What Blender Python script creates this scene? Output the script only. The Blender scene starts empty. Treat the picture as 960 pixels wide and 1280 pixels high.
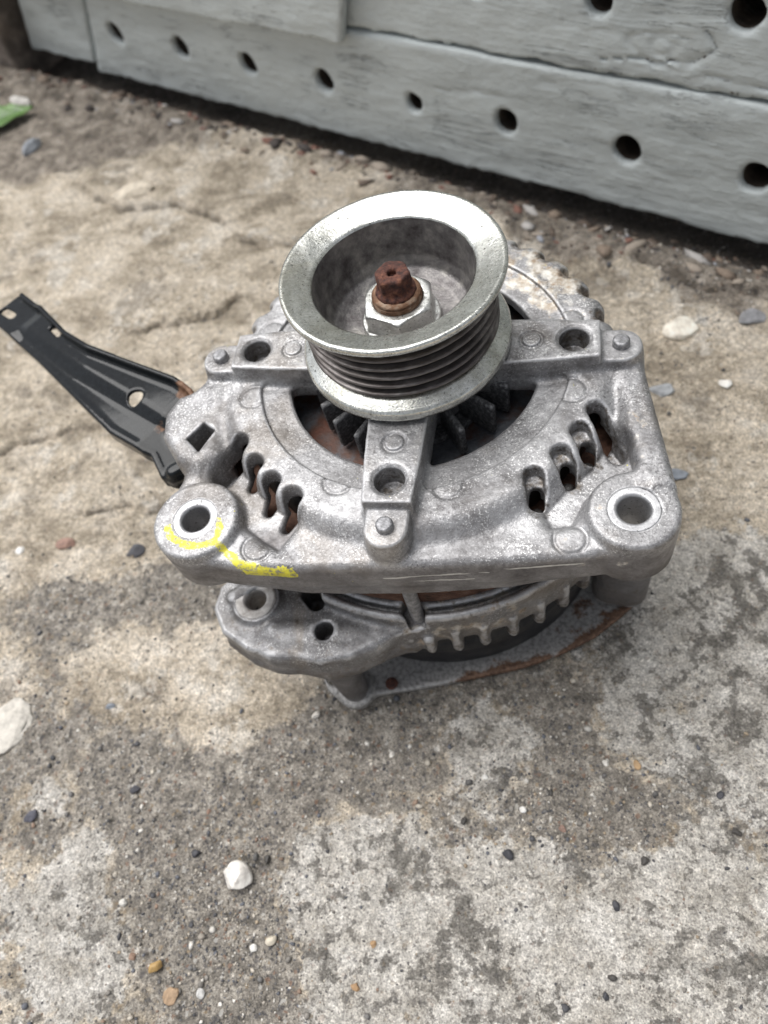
import bpy, math, random
import numpy as np

# ---------------------------------------------------------------- camera, world, sun, exposure
SC = bpy.context.scene
COL = SC.collection
GZ = 105.0                      # the alternator's pad plane is 105 mm above the ground; lengths below are in mm
MM = 0.001

cam_d = bpy.data.cameras.new('camera'); cam = bpy.data.objects.new('camera', cam_d); COL.objects.link(cam)
SC.camera = cam
from mathutils import Matrix, Vector
CAM_R = ((0.975448, -0.010548, 0.219979), (0.122248, 0.85677, -0.501), (-0.183187, 0.515591, 0.837024))
CAM_C = (43.309689, -156.244992, 168.137428)
M4 = Matrix(((CAM_R[0][0], CAM_R[0][1], CAM_R[0][2], CAM_C[0]*MM),
             (CAM_R[1][0], CAM_R[1][1], CAM_R[1][2], CAM_C[1]*MM),
             (CAM_R[2][0], CAM_R[2][1], CAM_R[2][2], (CAM_C[2]+GZ)*MM),
             (0, 0, 0, 1)))
cam.matrix_world = M4
cam_d.sensor_fit = 'VERTICAL'; cam_d.sensor_height = 36.0; cam_d.lens = 36.0*961/1280
cam_d.clip_start = 0.01; cam_d.clip_end = 60.0
cam_d.dof.use_dof = True; cam_d.dof.focus_distance = 0.198; cam_d.dof.aperture_fstop = 14.0

world = bpy.data.worlds.new('World'); SC.world = world; world.use_nodes = True
wn = world.node_tree; wn.nodes.clear()
SUN_EL, SUN_AZ = math.radians(68), math.radians(-62)     # azimuth from +Y towards +X
sky = wn.nodes.new('ShaderNodeTexSky'); sky.sky_type = 'NISHITA'; sky.sun_disc = False
sky.sun_elevation = SUN_EL; sky.sun_rotation = SUN_AZ; sky.air_density = 1.0; sky.dust_density = 3.0; sky.ozone_density = 1.0
hs = wn.nodes.new('ShaderNodeHueSaturation'); hs.inputs['Saturation'].default_value = 0.24   # thin overcast: nearly white sky
bg = wn.nodes.new('ShaderNodeBackground'); bg.inputs['Strength'].default_value = 0.095
wo = wn.nodes.new('ShaderNodeOutputWorld')
wn.links.new(sky.outputs[0], hs.inputs['Color']); wn.links.new(hs.outputs[0], bg.inputs['Color']); wn.links.new(bg.outputs[0], wo.inputs['Surface'])

sun_d = bpy.data.lights.new('sun', 'SUN'); sun_d.energy = 2.5; sun_d.angle = math.radians(55); sun_d.color = (1.0, 0.985, 0.965)
sun = bpy.data.objects.new('sun', sun_d); COL.objects.link(sun)
sdir = Vector((math.sin(SUN_AZ)*math.cos(SUN_EL), math.cos(SUN_AZ)*math.cos(SUN_EL), math.sin(SUN_EL)))
sun.rotation_euler = sdir.to_track_quat('Z', 'Y').to_euler(); sun.location = sdir*3
SC.view_settings.view_transform = 'Standard'; SC.view_settings.look = 'None'
SC.view_settings.gamma = 1.0; SC.view_settings.exposure = 0.56

# ---------------------------------------------------------------- noise and voxel helpers
class Noise:
    def __init__(s, seed, n=64):
        s.n = n; s.t3 = np.random.default_rng(seed).random((n, n, n), dtype=np.float32)*2-1
    def at(s, x, y, z=0.0):
        x, y, z = np.broadcast_arrays(np.asarray(x, np.float32), np.asarray(y, np.float32), np.asarray(z, np.float32))
        i = np.floor(x).astype(np.int32); j = np.floor(y).astype(np.int32); k = np.floor(z).astype(np.int32)
        u, v, w = x-i, y-j, z-k
        u = u*u*(3-2*u); v = v*v*(3-2*v); w = w*w*(3-2*w)
        n = s.n; i0, j0, k0 = i % n, j % n, k % n; i1, j1, k1 = (i0+1) % n, (j0+1) % n, (k0+1) % n
        T = s.t3
        a = T[i0, j0, k0]*(1-u)+T[i1, j0, k0]*u; b = T[i0, j1, k0]*(1-u)+T[i1, j1, k0]*u
        c = T[i0, j0, k1]*(1-u)+T[i1, j0, k1]*u; d = T[i0, j1, k1]*(1-u)+T[i1, j1, k1]*u
        return (a*(1-v)+b*v)*(1-w)+(c*(1-v)+d*v)*w
    def fbm(s, x, y, z=0.0, octv=4, gain=0.5):
        r = 0; a = 1.0; t = 0
        for o in range(octv):
            r = r+a*s.at(x*2**o+17.3*o, y*2**o+5.1*o, z*2**o if not np.isscalar(z) else 0.37+3.1*o); t += a; a *= gain
        return r/t
N1, N2 = Noise(3), Noise(11)

def smin(a, b, k):
    if k <= 0: return np.minimum(a, b)
    h = np.maximum(k-np.abs(a-b), 0)/k
    return np.minimum(a, b)-h*h*k*0.25
def smax(a, b, k): return -smin(-a, -b, k)

class Vox:
    """a signed distance grid; shapes are joined and cut with soft fillets, then polygonised"""
    def __init__(s, lo, hi, h):
        s.lo = np.array(lo, float); s.h = h; s.shape = tuple(int(math.ceil((hi[i]-lo[i])/h))+1 for i in range(3))
        s.F = np.full(s.shape, 8.0, np.float32)
        s.ax = [(s.lo[i]+h*np.arange(s.shape[i])).astype(np.float32) for i in range(3)]
    def _win(s, bb, pad):
        sl = []
        for i in range(3):
            if bb is None or bb[i] is None: sl.append(slice(0, s.shape[i])); continue
            a = max(0, int(math.floor((bb[i][0]-pad-s.lo[i])/s.h))); b = min(s.shape[i], int(math.ceil((bb[i][1]+pad-s.lo[i])/s.h))+1)
            sl.append(slice(a, max(a, b)))
        X = s.ax[0][sl[0]][:, None, None]; Y = s.ax[1][sl[1]][None, :, None]; Z = s.ax[2][sl[2]][None, None, :]
        return tuple(sl), X, Y, Z
    def add(s, fn, bb=None, k=0.0):
        sl, X, Y, Z = s._win(bb, k+2*s.h+1)
        s.F[sl] = smin(s.F[sl], np.asarray(fn(X, Y, Z), np.float32), k)
    def cut(s, fn, bb=None, k=0.0):
        sl, X, Y, Z = s._win(bb, k+2*s.h+1)
        s.F[sl] = smax(s.F[sl], -np.asarray(fn(X, Y, Z), np.float32), k)
    def mesh(s, name, jitter=0.0, jscale=4.0, scale=MM, dz=GZ, smooth=1):
        F, h = s.F, s.h
        F[0], F[-1] = np.maximum(F[0], .1), np.maximum(F[-1], .1)
        F[:, 0], F[:, -1] = np.maximum(F[:, 0], .1), np.maximum(F[:, -1], .1)
        F[:, :, 0], F[:, :, -1] = np.maximum(F[:, :, 0], .1), np.maximum(F[:, :, -1], .1)
        S = F < 0; nx, ny, nz = F.shape
        cnt = np.zeros((nx-1, ny-1, nz-1), np.int8)
        offs = [(i, j, k) for i in (0, 1) for j in (0, 1) for k in (0, 1)]
        for (i, j, k) in offs: cnt += S[i:nx-1+i, j:ny-1+j, k:nz-1+k]
        act = (cnt > 0) & (cnt < 8)
        I, J, K = np.nonzero(act); n = len(I)
        idx = np.full(act.shape, -1, np.int32); idx[act] = np.arange(n)
        C = np.stack([F[I+o[0], J+o[1], K+o[2]] for o in offs], 1)
        acc = np.zeros((n, 3)); num = np.zeros(n)
        for a in range(8):
            for b in range(a+1, 8):
                d = np.array(offs[b])-np.array(offs[a])
                if np.abs(d).sum() != 1: continue
                fa, fb = C[:, a], C[:, b]; m = (fa < 0) != (fb < 0)
                t = np.where(m, fa/np.where(m, fa-fb, 1), 0)
                acc += m[:, None]*(np.array(offs[a])[None]+t[:, None]*d[None]); num += m
        V = (np.stack([I, J, K], 1)+acc/num[:, None])*h+s.lo
        quads = []
        for ax in range(3):
            A = S[tuple(slice(0, -1) if i == ax else slice(None) for i in range(3))]
            B = S[tuple(slice(1, None) if i == ax else slice(None) for i in range(3))]
            p = np.argwhere(A != B)
            o1, o2 = (ax+1) % 3, (ax+2) % 3
            p = p[(p[:, o1] > 0) & (p[:, o2] > 0) & (p[:, o1] < F.shape[o1]-1) & (p[:, o2] < F.shape[o2]-1)]
            sgn = A[tuple(p.T)]
            def c(d1, d2):
                q = p.copy(); q[:, o1] += d1; q[:, o2] += d2; return idx[tuple(q.T)]
            q = np.stack([c(-1, -1), c(0, -1), c(0, 0), c(-1, 0)], 1)
            q[~sgn] = q[~sgn][:, ::-1]
            quads.append(q)
        Q = np.concatenate(quads)
        E = np.unique(np.sort(np.concatenate([Q[:, [0, 1]], Q[:, [1, 2]], Q[:, [2, 3]], Q[:, [3, 0]]]), 1), axis=0)
        def avg(W):
            A_ = np.stack([np.bincount(E[:, 0], W[E[:, 1], q], len(W))+np.bincount(E[:, 1], W[E[:, 0], q], len(W)) for q in range(3)], 1)
            return A_/np.maximum(np.bincount(E.ravel(), minlength=len(W)), 1)[:, None]
        for _ in range(smooth): V = V+.55*(avg(V)-V); V = V-.50*(avg(V)-V)
        if jitter:
            # move along the field's gradient a little: cast and worn skin
            gx = C[:, 4:].sum(1)-C[:, :4].sum(1); gy = C[:, [2, 3, 6, 7]].sum(1)-C[:, [0, 1, 4, 5]].sum(1); gz = C[:, 1::2].sum(1)-C[:, 0::2].sum(1)
            G = np.stack([gx, gy, gz], 1); G /= np.linalg.norm(G, axis=1)[:, None]+1e-9
            W = V
            for _ in range(5): W = avg(W)
            s.curv = ((V-W)*G).sum(1)
            nz_ = N1.at(V[:, 0]/jscale, V[:, 1]/jscale, V[:, 2]/jscale)*.65+N2.at(V[:, 0]/jscale*2.7, V[:, 1]/jscale*2.7, V[:, 2]/jscale*2.7)*.35
            V = V+G*(nz_*jitter)[:, None]
        s.V = V
        return raw_mesh(name, V*scale+np.array([0, 0, dz*scale]), Q)

def raw_mesh(name, V, Q, smooth=True):
    me = bpy.data.meshes.new(name); Q = np.asarray(Q); k = Q.shape[1]
    me.vertices.add(len(V)); me.vertices.foreach_set('co', np.asarray(V, np.float32).ravel())
    me.loops.add(Q.size); me.loops.foreach_set('vertex_index', Q.astype(np.int32).ravel())
    me.polygons.add(len(Q)); me.polygons.foreach_set('loop_start', np.arange(0, Q.size, k, dtype=np.int32))
    me.polygons.foreach_set('loop_total', np.full(len(Q), k, np.int32))
    me.update(calc_edges=True); me.validate()
    if smooth: me.polygons.foreach_set('use_smooth', np.ones(len(me.polygons), bool))
    return me
def attr(me, name, vals):
    a = me.attributes.new(name, 'FLOAT', 'POINT'); a.data.foreach_set('value', np.asarray(vals, np.float32))
def cattr(me, name, rgb):
    a = me.attributes.new(name, 'FLOAT_COLOR', 'POINT'); c = np.ones((len(rgb), 4), np.float32); c[:, :3] = rgb
    a.data.foreach_set('color', c.ravel())

# 2D / 3D distance shapes
def sd_poly(X, Y, P):
    P = np.asarray(P, np.float32); n = len(P)
    X, Y = np.broadcast_arrays(X, Y)
    d = np.full(X.shape, 1e9, np.float32); s = np.ones(X.shape, np.float32)
    for i in range(n):
        a, b = P[i], P[i-1]; ex, ey = b[0]-a[0], b[1]-a[1]; wx, wy = X-a[0], Y-a[1]
        t = np.clip((wx*ex+wy*ey)/(ex*ex+ey*ey), 0, 1); d = np.minimum(d, (wx-ex*t)**2+(wy-ey*t)**2)
        c1, c2, c3 = Y >= a[1], Y < b[1], ex*wy > ey*wx
        s = np.where((c1 & c2 & c3) | (~c1 & ~c2 & ~c3), -s, s)
    return s*np.sqrt(d)
def ext(d2, Z, z0, z1, r=0.0):
    w = np.abs(Z-(z0+z1)/2)-(z1-z0)/2+r; d = d2+r
    return np.minimum(np.maximum(d, w), 0)+np.sqrt(np.maximum(d, 0)**2+np.maximum(w, 0)**2)-r
def sd_seg(X, Y, a, b, r):
    ex, ey = b[0]-a[0], b[1]-a[1]; wx, wy = X-a[0], Y-a[1]
    t = np.clip((wx*ex+wy*ey)/(ex*ex+ey*ey+1e-9), 0, 1)
    return np.sqrt((wx-ex*t)**2+(wy-ey*t)**2)-r
def cyl(x, y, r, z0, z1, rd=0.0):
    return (lambda X, Y, Z: ext(np.sqrt((X-x)**2+(Y-y)**2)-r, Z, z0, z1, rd)), ((x-r, x+r), (y-r, y+r), (z0, z1))
def prism(P, z0, z1, rd=0.0):
    P = np.asarray(P, float)
    return (lambda X, Y, Z: ext(sd_poly(X, Y, P), Z, z0, z1, rd)), ((P[:, 0].min(), P[:, 0].max()), (P[:, 1].min(), P[:, 1].max()), (z0, z1))
def slot(a, b, r, z0, z1, rd=0.0):
    return (lambda X, Y, Z: ext(sd_seg(X, Y, a, b, r), Z, z0, z1, rd)), ((min(a[0], b[0])-r, max(a[0], b[0])+r), (min(a[1], b[1])-r, max(a[1], b[1])+r), (z0, z1))
def pol(r, deg): return (r*math.cos(math.radians(deg)), r*math.sin(math.radians(deg)))

# ---------------------------------------------------------------- object helpers
def link(name, me, mat=None, parent=None, label=None, cat=None, group=None, kind=None):
    o = bpy.data.objects.new(name, me); COL.objects.link(o)
    if mat is not None and me is not None:
        for m in (mat if isinstance(mat, (list, tuple)) else [mat]): me.materials.append(m)
    if parent is not None: o.parent = parent
    if label: o['label'] = label
    if cat: o['category'] = cat
    if group: o['group'] = group
    if kind: o['kind'] = kind
    return o
def empty(name, loc, label, cat):
    o = bpy.data.objects.new(name, None); COL.objects.link(o); o.location = loc; o.empty_display_size = .02
    o['label'] = label; o['category'] = cat
    return o
def lathe(name, prof, c=(0, 0), n=128, dz=GZ, wob=0.0, mats=None, caps=False):
    """prof: (r, z[, material]) rings in mm round a vertical axis at c"""
    P = np.array([p[:2] for p in prof], float); a = np.linspace(0, 2*np.pi, n, endpoint=False)
    V = np.zeros((len(P), n, 3)); V[:, :, 0] = c[0]+P[:, :1]*np.cos(a); V[:, :, 1] = c[1]+P[:, :1]*np.sin(a); V[:, :, 2] = P[:, 1:]+dz
    if wob: 
        w = N1.at(V[:, :, 0]/2.5, V[:, :, 1]/2.5, V[:, :, 2]/2.5)*wob
        V[:, :, 0] += w*np.cos(a); V[:, :, 1] += w*np.sin(a); V[:, :, 2] += N2.at(V[:, :, 0]/2.5, V[:, :, 1]/2.5, V[:, :, 2]/2.5)*wob
    Q = []
    ii = np.arange(n); jj = (ii+1) % n
    for k in range(len(P)-1): Q.append(np.stack([k*n+ii, k*n+jj, (k+1)*n+jj, (k+1)*n+ii], 1))
    me = raw_mesh(name, V.reshape(-1, 3)*MM, np.concatenate(Q))
    return me
def dense(prof, step=0.35):
    out = [prof[0]]
    for a, b in zip(prof[:-1], prof[1:]):
        L = math.hypot(b[0]-a[0], b[1]-a[1]); m = max(1, int(L/step))
        out += [(a[0]+(b[0]-a[0])*i/m, a[1]+(b[1]-a[1])*i/m) for i in range(1, m+1)]
    return out

# ---------------------------------------------------------------- materials
class NT:
    def __init__(s, name):
        s.m = bpy.data.materials.new(name); s.m.use_nodes = True; s.t = s.m.node_tree; s.t.nodes.clear()
        s.b = s.n('ShaderNodeBsdfPrincipled'); o = s.n('ShaderNodeOutputMaterial'); s.t.links.new(s.b.outputs[0], o.inputs[0])
        s.tc = s.n('ShaderNodeTexCoord').outputs['Object']
    def n(s, t, **kw):
        nd = s.t.nodes.new(t)
        for k, v in kw.items(): setattr(nd, k, v)
        return nd
    def l(s, a, b): s.t.links.new(a, b)
    def set(s, sock, v):
        i = s.b.inputs[sock]
        if hasattr(v, 'is_linked') or hasattr(v, 'links'): s.l(v, i)
        else: i.default_value = v
    def noise(s, scale, detail=4.0, rough=0.55, vec=None, dist=0.0):
        nd = s.n('ShaderNodeTexNoise'); nd.inputs['Scale'].default_value = scale; nd.inputs['Detail'].default_value = detail
        nd.inputs['Roughness'].default_value = rough; nd.inputs['Distortion'].default_value = dist
        s.l(vec if vec is not None else s.tc, nd.inputs['Vector']); return nd.outputs['Fac']
    def vor(s, scale, out='Color', rnd=1.0, vec=None):
        nd = s.n('ShaderNodeTexVoronoi'); nd.inputs['Scale'].default_value = scale; nd.inputs['Randomness'].default_value = rnd
        s.l(vec if vec is not None else s.tc, nd.inputs['Vector']); return nd.outputs[out]
    def stretch(s, sx, sy, sz):
        nd = s.n('ShaderNodeMapping'); nd.inputs['Scale'].default_value = (sx, sy, sz); s.l(s.tc, nd.inputs['Vector']); return nd.outputs[0]
    def ramp(s, fac, stops, mode='LINEAR'):
        nd = s.n('ShaderNodeValToRGB'); cr = nd.color_ramp; cr.interpolation = mode
        while len(cr.elements) < len(stops): cr.elements.new(0.5)
        for e, (p, c) in zip(cr.elements, stops):
            e.position = p; e.color = tuple(c)+(1,) if isinstance(c, (tuple, list)) else (c, c, c, 1)
        s.l(fac, nd.inputs[0]); return nd.outputs[0]
    def mix(s, fac, a, b, typ='MIX'):
        nd = s.n('ShaderNodeMix', data_type='RGBA', blend_type=typ); nd.clamp_factor = True
        for i, v in ((0, fac), (6, a), (7, b)):
            if hasattr(v, 'links'): s.l(v, nd.inputs[i])
            elif i == 0: nd.inputs[0].default_value = v
            else: nd.inputs[i].default_value = (tuple(v)+(1,)) if isinstance(v, (tuple, list)) else (v, v, v, 1)
        return nd.outputs[2]
    def math(s, op, a, b=0.0, clamp=False):
        nd = s.n('ShaderNodeMath', operation=op); nd.use_clamp = clamp
        for i, v in ((0, a), (1, b)):
            if hasattr(v, 'links'): s.l(v, nd.inputs[i])
            else: nd.inputs[i].default_value = v
        return nd.outputs[0]
    def attr(s, name, out='Fac'):
        nd = s.n('ShaderNodeAttribute'); nd.attribute_name = name; return nd.outputs[out]
    def bump(s, h, strength, dist, prev=None):
        nd = s.n('ShaderNodeBump'); nd.inputs['Strength'].default_value = strength; nd.inputs['Distance'].default_value = dist
        s.l(h, nd.inputs['Height'])
        if prev is not None: s.l(prev, nd.inputs['Normal'])
        return nd.outputs[0]

def mat_cast(name, dark=1.0, warm=0.0, paint=False):
    t = NT(name)
    blot = t.noise(105, 6, .65); fine = t.noise(760, 4, .7); speck = t.noise(1850, 2, .6); stain = t.noise(38, 4, .6, dist=.6)
    v = t.math('ADD', t.math('ADD', t.math('MULTIPLY', blot, .50), t.math('MULTIPLY', t.noise(46, 5, .62, dist=.4), .26)), t.math('MULTIPLY', fine, .24))
    c = t.ramp(v, [(.29, (.07*dark, .066*dark, .066*dark)), (.40, (.185*dark, .18*dark, .182*dark)), (.52, (.325*dark, .322*dark, .328*dark)), (.65, (.51*dark, .51*dark, .518*dark))])
    w = t.ramp(t.math('ADD', speck, t.math('MULTIPLY', t.math('SUBTRACT', t.noise(60, 4, .6), .5), .25)), [(.575, 0.0), (.65, 1.0)])
    w = t.math('MULTIPLY', w, t.ramp(t.noise(75, 5, .65), [(.38, .15), (.6, 1.0)]))
    w = t.math('MULTIPLY', w, t.math('SUBTRACT', 1.0, t.attr('darkening'), True))
    c = t.mix(t.math('MULTIPLY', w, .78), c, (.80*dark, .80*dark, .79*dark))
    d = t.ramp(t.noise(1250, 2, .6), [(.37, 1.0), (.43, 0.0)])
    c = t.mix(t.math('MULTIPLY', d, t.ramp(t.noise(55, 4, .6), [(.40, .05), (.62, .65)])), c, (.10, .095, .10))
    st = t.ramp(stain, [(.52, 0.0), (.68, 1.0)])
    c = t.mix(t.math('MULTIPLY', st, .30+warm*.4), c, (.25, .205, .155))
    oil = t.ramp(t.noise(27, 6, .68, dist=.9), [(.55, 0.0), (.68, 1.0)])
    c = t.mix(t.math('MULTIPLY', oil, .60), c, (.085, .073, .062))
    c = t.mix(t.math('MULTIPLY', t.attr('darkening'), .55), c, t.ramp(v, [(.35, (.075, .068, .07)), (.65, (.20, .19, .195))]))      # front lip's shade painted in as darker grey; rear bracket darker low down
    wr = t.ramp(t.math('ADD', t.attr('wear'), t.math('MULTIPLY', t.math('SUBTRACT', t.noise(240, 5, .7), .5), .9)), [(.42, 0.0), (.75, .62)])       # rubbed bright along proud edges
    c = t.mix(wr, c, (.60, .60, .61))
    ox = t.attr('oxide')
    oxm = t.math('MULTIPLY', t.ramp(t.math('ADD', ox, t.math('MULTIPLY', t.math('SUBTRACT', t.noise(210, 5, .65), .5), 1.6)), [(.42, 0.0), (.60, 1.0)]), .85)
    c = t.mix(oxm, c, t.ramp(t.noise(330, 4, .6), [(.35, (.33, .24, .16)), (.48, (.50, .45, .38)), (.62, (.74, .71, .66))]))
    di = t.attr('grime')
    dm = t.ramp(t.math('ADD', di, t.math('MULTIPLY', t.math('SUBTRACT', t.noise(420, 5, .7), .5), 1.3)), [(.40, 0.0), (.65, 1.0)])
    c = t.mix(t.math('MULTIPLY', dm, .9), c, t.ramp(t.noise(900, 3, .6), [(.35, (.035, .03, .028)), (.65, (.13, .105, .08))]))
    met = .62
    if paint:
        pa = t.attr('paint')
        pm = t.math('MULTIPLY', t.ramp(t.math('ADD', pa, t.math('MULTIPLY', t.math('SUBTRACT', t.noise(300, 6, .68), .5), 2.3)), [(.46, 0.0), (.53, 1.0)]), t.ramp(t.noise(620, 4, .65), [(.38, .15), (.50, 1.0)]))
        sm = t.ramp(t.math('ADD', t.attr('scratch'), t.math('MULTIPLY', t.math('SUBTRACT', t.noise(700, 3, .7, vec=t.stretch(.12, 1, 1)), .5), 1.4)), [(.50, 0.0), (.60, 1.0)])
        c = t.mix(t.math('MULTIPLY', sm, .8), c, (.72, .72, .70))
        c = t.mix(t.math('MULTIPLY', pm, .93), c, t.ramp(t.noise(300, 4, .6), [(.35, (.52, .47, .03)), (.6, (.74, .68, .04))]))
        t.set('Metallic', t.math('MULTIPLY', t.math('SUBTRACT', 1.0, pm), met))
    else: t.set('Metallic', met)
    t.set('Base Color', c)
    t.set('Roughness', t.ramp(v, [(.34, .60), (.62, .43)]))
    n1 = t.bump(fine, .35, .0005); t.set('Normal', t.bump(speck, .25, .0003, n1))
    return t.m

def mat_zinc(name, lo=(.30, .30, .28), hi=(.74, .75, .71), rough=(.34, .20), stain=.5):
    t = NT(name)
    a = t.noise(120, 6, .65); b = t.noise(1500, 3, .7); s3 = t.noise(45, 4, .6, dist=.8)
    c = t.ramp(t.math('ADD', t.math('MULTIPLY', a, .6), t.math('MULTIPLY', b, .4)), [(.34, lo), (.50, tuple((l+h)/2*1.05 for l, h in zip(lo, hi))), (.62, hi)])
    m = t.ramp(s3, [(.50, 0.0), (.66, 1.0)])
    c = t.mix(t.math('MULTIPLY', m, stain), c, (.30, .285, .22))
    pit = t.ramp(t.noise(1300, 2, .6), [(.30, 1.0), (.37, 0.0)])
    c = t.mix(t.math('MULTIPLY', pit, .85), c, (.05, .045, .04))
    t.set('Base Color', c); t.set('Metallic', .88)
    t.set('Roughness', t.ramp(a, [(.35, rough[0]+.1), (.6, rough[1]+.1)]))
    t.set('Normal', t.bump(b, .18, .0004))
    return t.m

def mat_plain(name, cols, scale, rough, metallic=0.0, bump=.3, bscale=None, bdist=.0005):
    t = NT(name)
    a = t.noise(scale, 6, .65)
    k = len(cols); t.set('Base Color', t.ramp(a, [(.32+.36*i/(k-1), c) for i, c in enumerate(cols)]))
    t.set('Roughness', rough); t.set('Metallic', metallic)
    t.set('Normal', t.bump(t.noise(bscale or scale*4, 4, .6), bump, bdist))
    return t.m

def mat_groove():
    t = NT('belt_groove'); a = t.noise(90, 6, .65); st = t.noise(900, 4, .6, vec=t.stretch(.2, .2, 1.6))
    c = t.ramp(t.math('ADD', t.math('MULTIPLY', a, .5), t.math('MULTIPLY', st, .5)), [(.36, (.07, .06, .055)), (.52, (.15, .135, .13)), (.66, (.30, .28, .27))])
    c = t.mix(t.math('MULTIPLY', t.attr('rubber'), .92), c, (.018, .016, .016))       # black belt residue packed in the valleys
    t.set('Base Color', c); t.set('Metallic', t.math('SUBTRACT', .85, t.math('MULTIPLY', t.attr('rubber'), .7))); t.set('Roughness', .38)
    t.set('Normal', t.bump(st, .2, .0004)); return t.m
M_ALU = mat_cast('cast_aluminium', paint=True)
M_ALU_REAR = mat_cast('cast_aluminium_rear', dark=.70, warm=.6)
M_BUSH = mat_zinc('machined_aluminium', (.30, .30, .31), (.56, .56, .57), (.46, .38), .15)
M_ZINC = mat_zinc('zinc_plate', (.26, .26, .24), (.80, .81, .77), (.24, .10), .6)
M_BORE = mat_plain('dull_bore_steel', [(.09, .08, .08), (.20, .19, .188), (.36, .345, .32)], 200, .46, .7, .4, 1500)
M_GROOVE = mat_groove()
M_RUST = mat_plain('rust', [(.025, .013, .011), (.065, .026, .02), (.115, .043, .028), (.20, .085, .05)], 520, .85, .05, .6, 1400, .0006)
M_RUSTRIM = mat_plain('rust_brown', [(.10, .05, .03), (.22, .12, .07), (.36, .27, .20)], 300, .7, .3, .5, 1400, .0006)
M_ROTOR = mat_plain('rotor_steel', [(.15, .05, .028), (.10, .055, .042), (.11, .115, .128), (.18, .19, .205)], 75, .55, .35, .4, 900)
M_FAN = mat_plain('black_fan', [(.03, .03, .031), (.10, .10, .104), (.26, .26, .26)], 900, .55, .2, .6, 1500)
M_STATOR = mat_plain('stator_lamination', [(.04, .022, .016), (.12, .06, .04), (.20, .12, .085)], 200, .75, .3, .5, 900)
M_WIRE = mat_plain('dark_winding', [(.01, .01, .01), (.03, .025, .022)], 300, .5, .1, .3)
M_COVER = mat_plain('black_cover', [(.012, .012, .013), (.022, .022, .024), (.045, .043, .04)], 120, .5, 0, .3, 900)
M_COVER.node_tree.nodes['Principled BSDF'].inputs['Specular IOR Level'].default_value = .2
M_PIN = mat_plain('dull_pin_steel', [(.12, .12, .125), (.26, .26, .27), (.42, .42, .43)], 700, .5, .6, .3, 1800)
def mat_plate():
    t = NT('rear_plate_steel')
    a = t.noise(60, 6, .65); b = t.noise(700, 4, .65)
    c = t.ramp(b, [(.35, (.20, .195, .19)), (.6, (.42, .41, .40))])
    c = t.mix(t.ramp(t.math('ADD', t.attr('rust'), t.math('MULTIPLY', t.math('SUBTRACT', t.noise(150, 5, .7), .5), 1.7)), [(.45, 0.0), (.62, .95)]), c, t.ramp(b, [(.35, (.075, .038, .024)), (.65, (.22, .125, .075))]))
    t.set('Base Color', c); t.set('Metallic', .5); t.set('Roughness', .55); t.set('Normal', t.bump(b, .3, .0004)); return t.m
M_PLATE = mat_plate()
def mat_black_paint():
    t = NT('black_enamel')
    a = t.noise(500, 4, .6)
    t.b.inputs['Specular IOR Level'].default_value = .25
    rm = t.ramp(t.math('ADD', t.attr('rust'), t.math('MULTIPLY', t.math('SUBTRACT', t.noise(260, 5, .7), .5), 1.0)), [(.48, 0.0), (.58, 1.0)])
    c = t.mix(rm, t.ramp(a, [(.3, (.005, .006, .007)), (.7, (.011, .013, .015))]), t.ramp(a, [(.35, (.09, .04, .022)), (.65, (.25, .15, .095))]))
    dust = t.ramp(t.noise(2200, 2, .6), [(.68, 0.0), (.74, .3)])
    c = t.mix(dust, c, (.12, .115, .11))
    t.set('Base Color', c); t.set('Roughness', t.math('ADD', .07, t.math('MULTIPLY', rm, .5)))
    t.set('Normal', t.bump(t.noise(350, 3, .5), .02, .0003)); return t.m
M_BLACK = mat_black_paint()

# ---------------------------------------------------------------- ground
CRUST = [(94.4, -12.3, 16.7, 1), (110.5, -18.5, 17.7, 1), (100.0, -44.1, 19.4, 0.9), (105.2, -69.6, 15.5, 0.9), (91.2, -86.5, 12.5, 0.7), (71.8, -71.9, 12.0, 0.8), (31.7, -90.0, 19.8, 0.9), (15.2, -89.9, 13.6, 0.7), (-26.8, -136.2, 12.5, 1), (-30.9, -151.9, 10.9, 0.9), (11.7, -151.3, 24.6, 1.1), (45.5, -147.3, 23.8, 1.1), (82.0, -147.0, 24.8, 1.1), (92.7, -124.6, 13.4, 0.8), (105.8, -97.8, 9.6, 0.7), (-5.8, -130.4, 14.8, 0.9), (-39.6, -126.4, 9.2, 0.7), (30.6, -133.6, 14.0, 0.8), (-120.7, -139.8, 11.4, 0.8), (-128.9, -155.9, 13.7, 0.7), (-104.7, -167.5, 12.8, 0.9), (-115.8, -178.0, 10.1, 0.8), (-139.7, -119.7, 10.8, 0.6), (-26.3, -81.6, 10.3, 0.5), (103.6, 108.1, 12.1, 0.6), (75.5, 16.0, 0.3, 0), (67.2, -51.8, 12.8, 0.6), (78.7, -39.0, 11.6, 0.6), (-223.9, 241.2, 14.0, 0.8), (-74.7, -75.7, 12.6, 0.5), (-81.4, -88.5, 10.8, 0.5), (-16.6, -167.6, 13.5, 0.8), (-152.5, 5.7, 16.8, 0.35), (-220.4, 84.0, 26.2, 0.3), (-126.7, 214.5, 24.3, 0.35)]
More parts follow.
